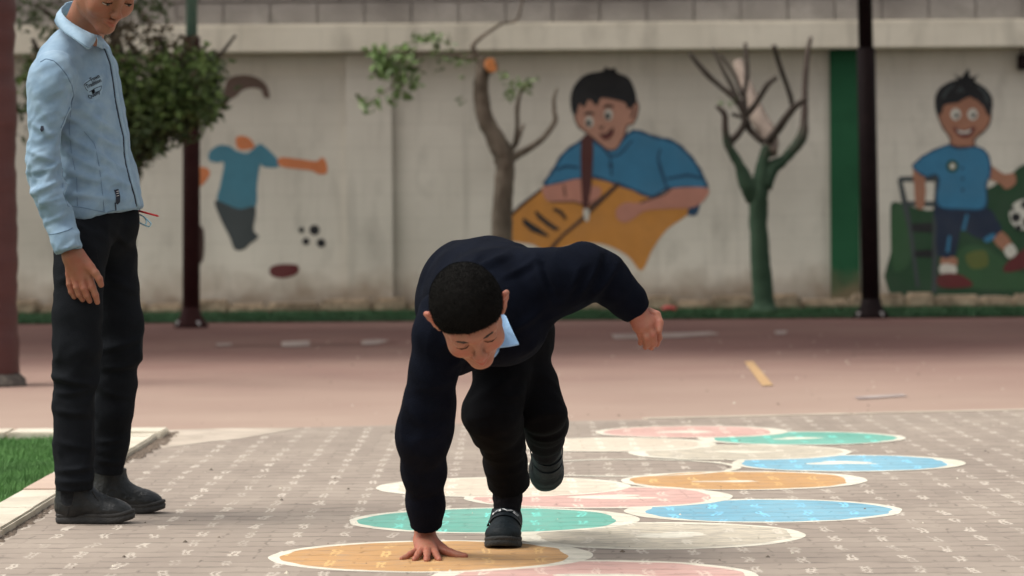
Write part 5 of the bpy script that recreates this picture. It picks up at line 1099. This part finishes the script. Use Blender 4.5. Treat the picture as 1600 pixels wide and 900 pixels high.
col = ribbon('collar', dense(TOP), dense(BOT), 'shirt_light', shirt)
ribbon('collar', dense([(151, 54, 9.13), (157, 56, 9.20), (160, 58, 9.27)]), dense([(153, 72, 9.12), (162, 76, 9.15), (168, 76, 9.24)]), 'shirt_light', shirt)
mb = MB(); mb.tube([W(x, y - 1.2, Y - .006) for x, y, Y in dense(BOT)[18:]], [.0006] * len(dense(BOT)[18:]), 5, sub=1); mb.build('collar_stitching', 'shirt_seam', shirt, True)
# trousers
T = Blob()
def l3(px, py, r, Y): return (W(px, py, Y), ms(r, Y))
T.path([l3(137, 345, 45, 9.22), l3(128, 385, 42, 9.18), l3(123, 430, 39, 9.16), l3(121, 490, 38, 9.15), l3(120, 540, 38, 9.15), l3(119, 585, 36, 9.16), l3(115, 635, 32.5, 9.17), l3(115, 700, 32, 9.17), l3(117, 767, 29.5, 9.17)], .012, cap=2)
T.path([l3(163, 345, 47, 9.31), l3(171, 400, 42, 9.36), l3(179, 450, 38, 9.36), l3(186, 505, 37.5, 9.36), l3(187, 545, 36, 9.36), l3(181, 590, 33.5, 9.38), l3(177, 640, 32, 9.40), l3(172, 690, 29, 9.43), l3(168, 738, 25, 9.45)], .012, cap=2)
T.path([l3(140, 338, 46, 9.25), l3(168, 342, 46, 9.30)], .04)
T.cut(W(155, 322, 9.2), (0, 0, -1.0), .3, .003)
Vt, Ft = T.mesh(.0045, 1)
am = .0035 + .005 * near(Vt, W(120, 600, 9.1), .10) + .005 * near(Vt, W(185, 560, 9.3), .10) + .005 * near(Vt, W(118, 745, 9.1), .07) + .004 * near(Vt, W(165, 370, 9.1), .07)
Vt = folds(Vt, Ft, am, .055, 61, (1, .2, .35), 3.0); Vt = laplace(Vt, Ft, .4); Vt = creases(Vt, Ft, [(86, 588, 150, 600, 6, .009), (84, 615, 146, 606, 6, .008), (86, 640, 144, 646, 6, .006), (90, 690, 145, 700, 6, .005), (90, 735, 146, 728, 5, .008), (90, 752, 144, 750, 5, .007), (168, 352, 208, 385, 6, .008), (112, 345, 165, 372, 7, .007), (90, 440, 130, 420, 7, .006), (165, 430, 215, 455, 7, .006), (162, 545, 222, 528, 6, .008), (165, 575, 214, 566, 6, .008), (160, 610, 208, 620, 6, .006), (155, 690, 196, 684, 5, .007), (152, 718, 190, 722, 5, .007)])
tr = mk('trousers', Vt, Ft, 'grey_trousers', PS); bt = bvh_of(Vt, Ft)
seam(bt, [(150, 385), (157, 430), (160, 480), (158, 560)], .6, 'seam', 'elastic', tr, 9.1, .0002)
fd = np.array([1., -.06, 0]); fd /= np.linalg.norm(fd); h_ = vec(GR(86, 822)) ; h_[1] += .04; h_[2] = .005; up, bv = shoe(PS, h_, frame(fd, (0, 0, 1)), .212, .088, 'boot', 'boot')
Yb = h_[1]; decal(bv, [(95, 768), (116, 768), (114, 780), (113, 790), (106, 791), (99, 789), (95, 782)], 1, 'elastic_gusset', 'elastic', up, Yb, .0012)
seam(bv, [(117, 768), (115, 780), (112, 790), (104, 792), (96, 788)], 1.0, 'stitching', 'boot_sole', up, Yb, .001); seam(bv, [(144, 768), (149, 776), (154, 782)], 1.6, 'pull_tab', 'boot_sole', up, Yb, .001); seam(bv, [(108, 792), (107, 800), (106, 806)], .8, 'stitching', 'elastic', up, Yb, .001)
fd2 = np.array([1., -.10, 0]); fd2 /= np.linalg.norm(fd2); h2 = vec(GR(142, 806)); h2[2] = .005; h2[1] += .05; up2, bv2 = shoe(PS, h2, frame(fd2, (0, 0, 1)), .205, .088, 'boot', 'boot')
# pen and folded pale blue strip held in the far hand
mb = MB(); mb.tube([W(206, 326.5, 9.34), W(222, 331, 9.30), W(246, 337.3, 9.25)], [.0030, .0030, .0028], 10, sub=1); mb.tube([W(246, 337.3, 9.25), W(248.5, 338, 9.245)], [.0016, .0010], 8, sub=1)
tag(mb.build('pen', 'red_plastic', smooth=True, base=W(222, 331, 9.30)), 'red pen sticking out in front of the standing boy\'s shirt hem', 'pen')
mb = MB()
for q in ([(214, 334, 9.32), (222, 337, 9.30), (231, 344, 9.27), (236, 349, 9.26)], [(212, 345, 9.32), (222, 350, 9.30), (233, 354, 9.27), (236, 349, 9.26)], [(226, 339, 9.29), (229, 347, 9.28), (226, 352, 9.28)]): mb.tube([W(*p) for p in q], [.0022] * len(q), 8)
tag(mb.build('loop', 'pale_blue', smooth=True, base=W(222, 337, 9.30)), 'small pale blue plastic loop held beside the red pen', 'loop')
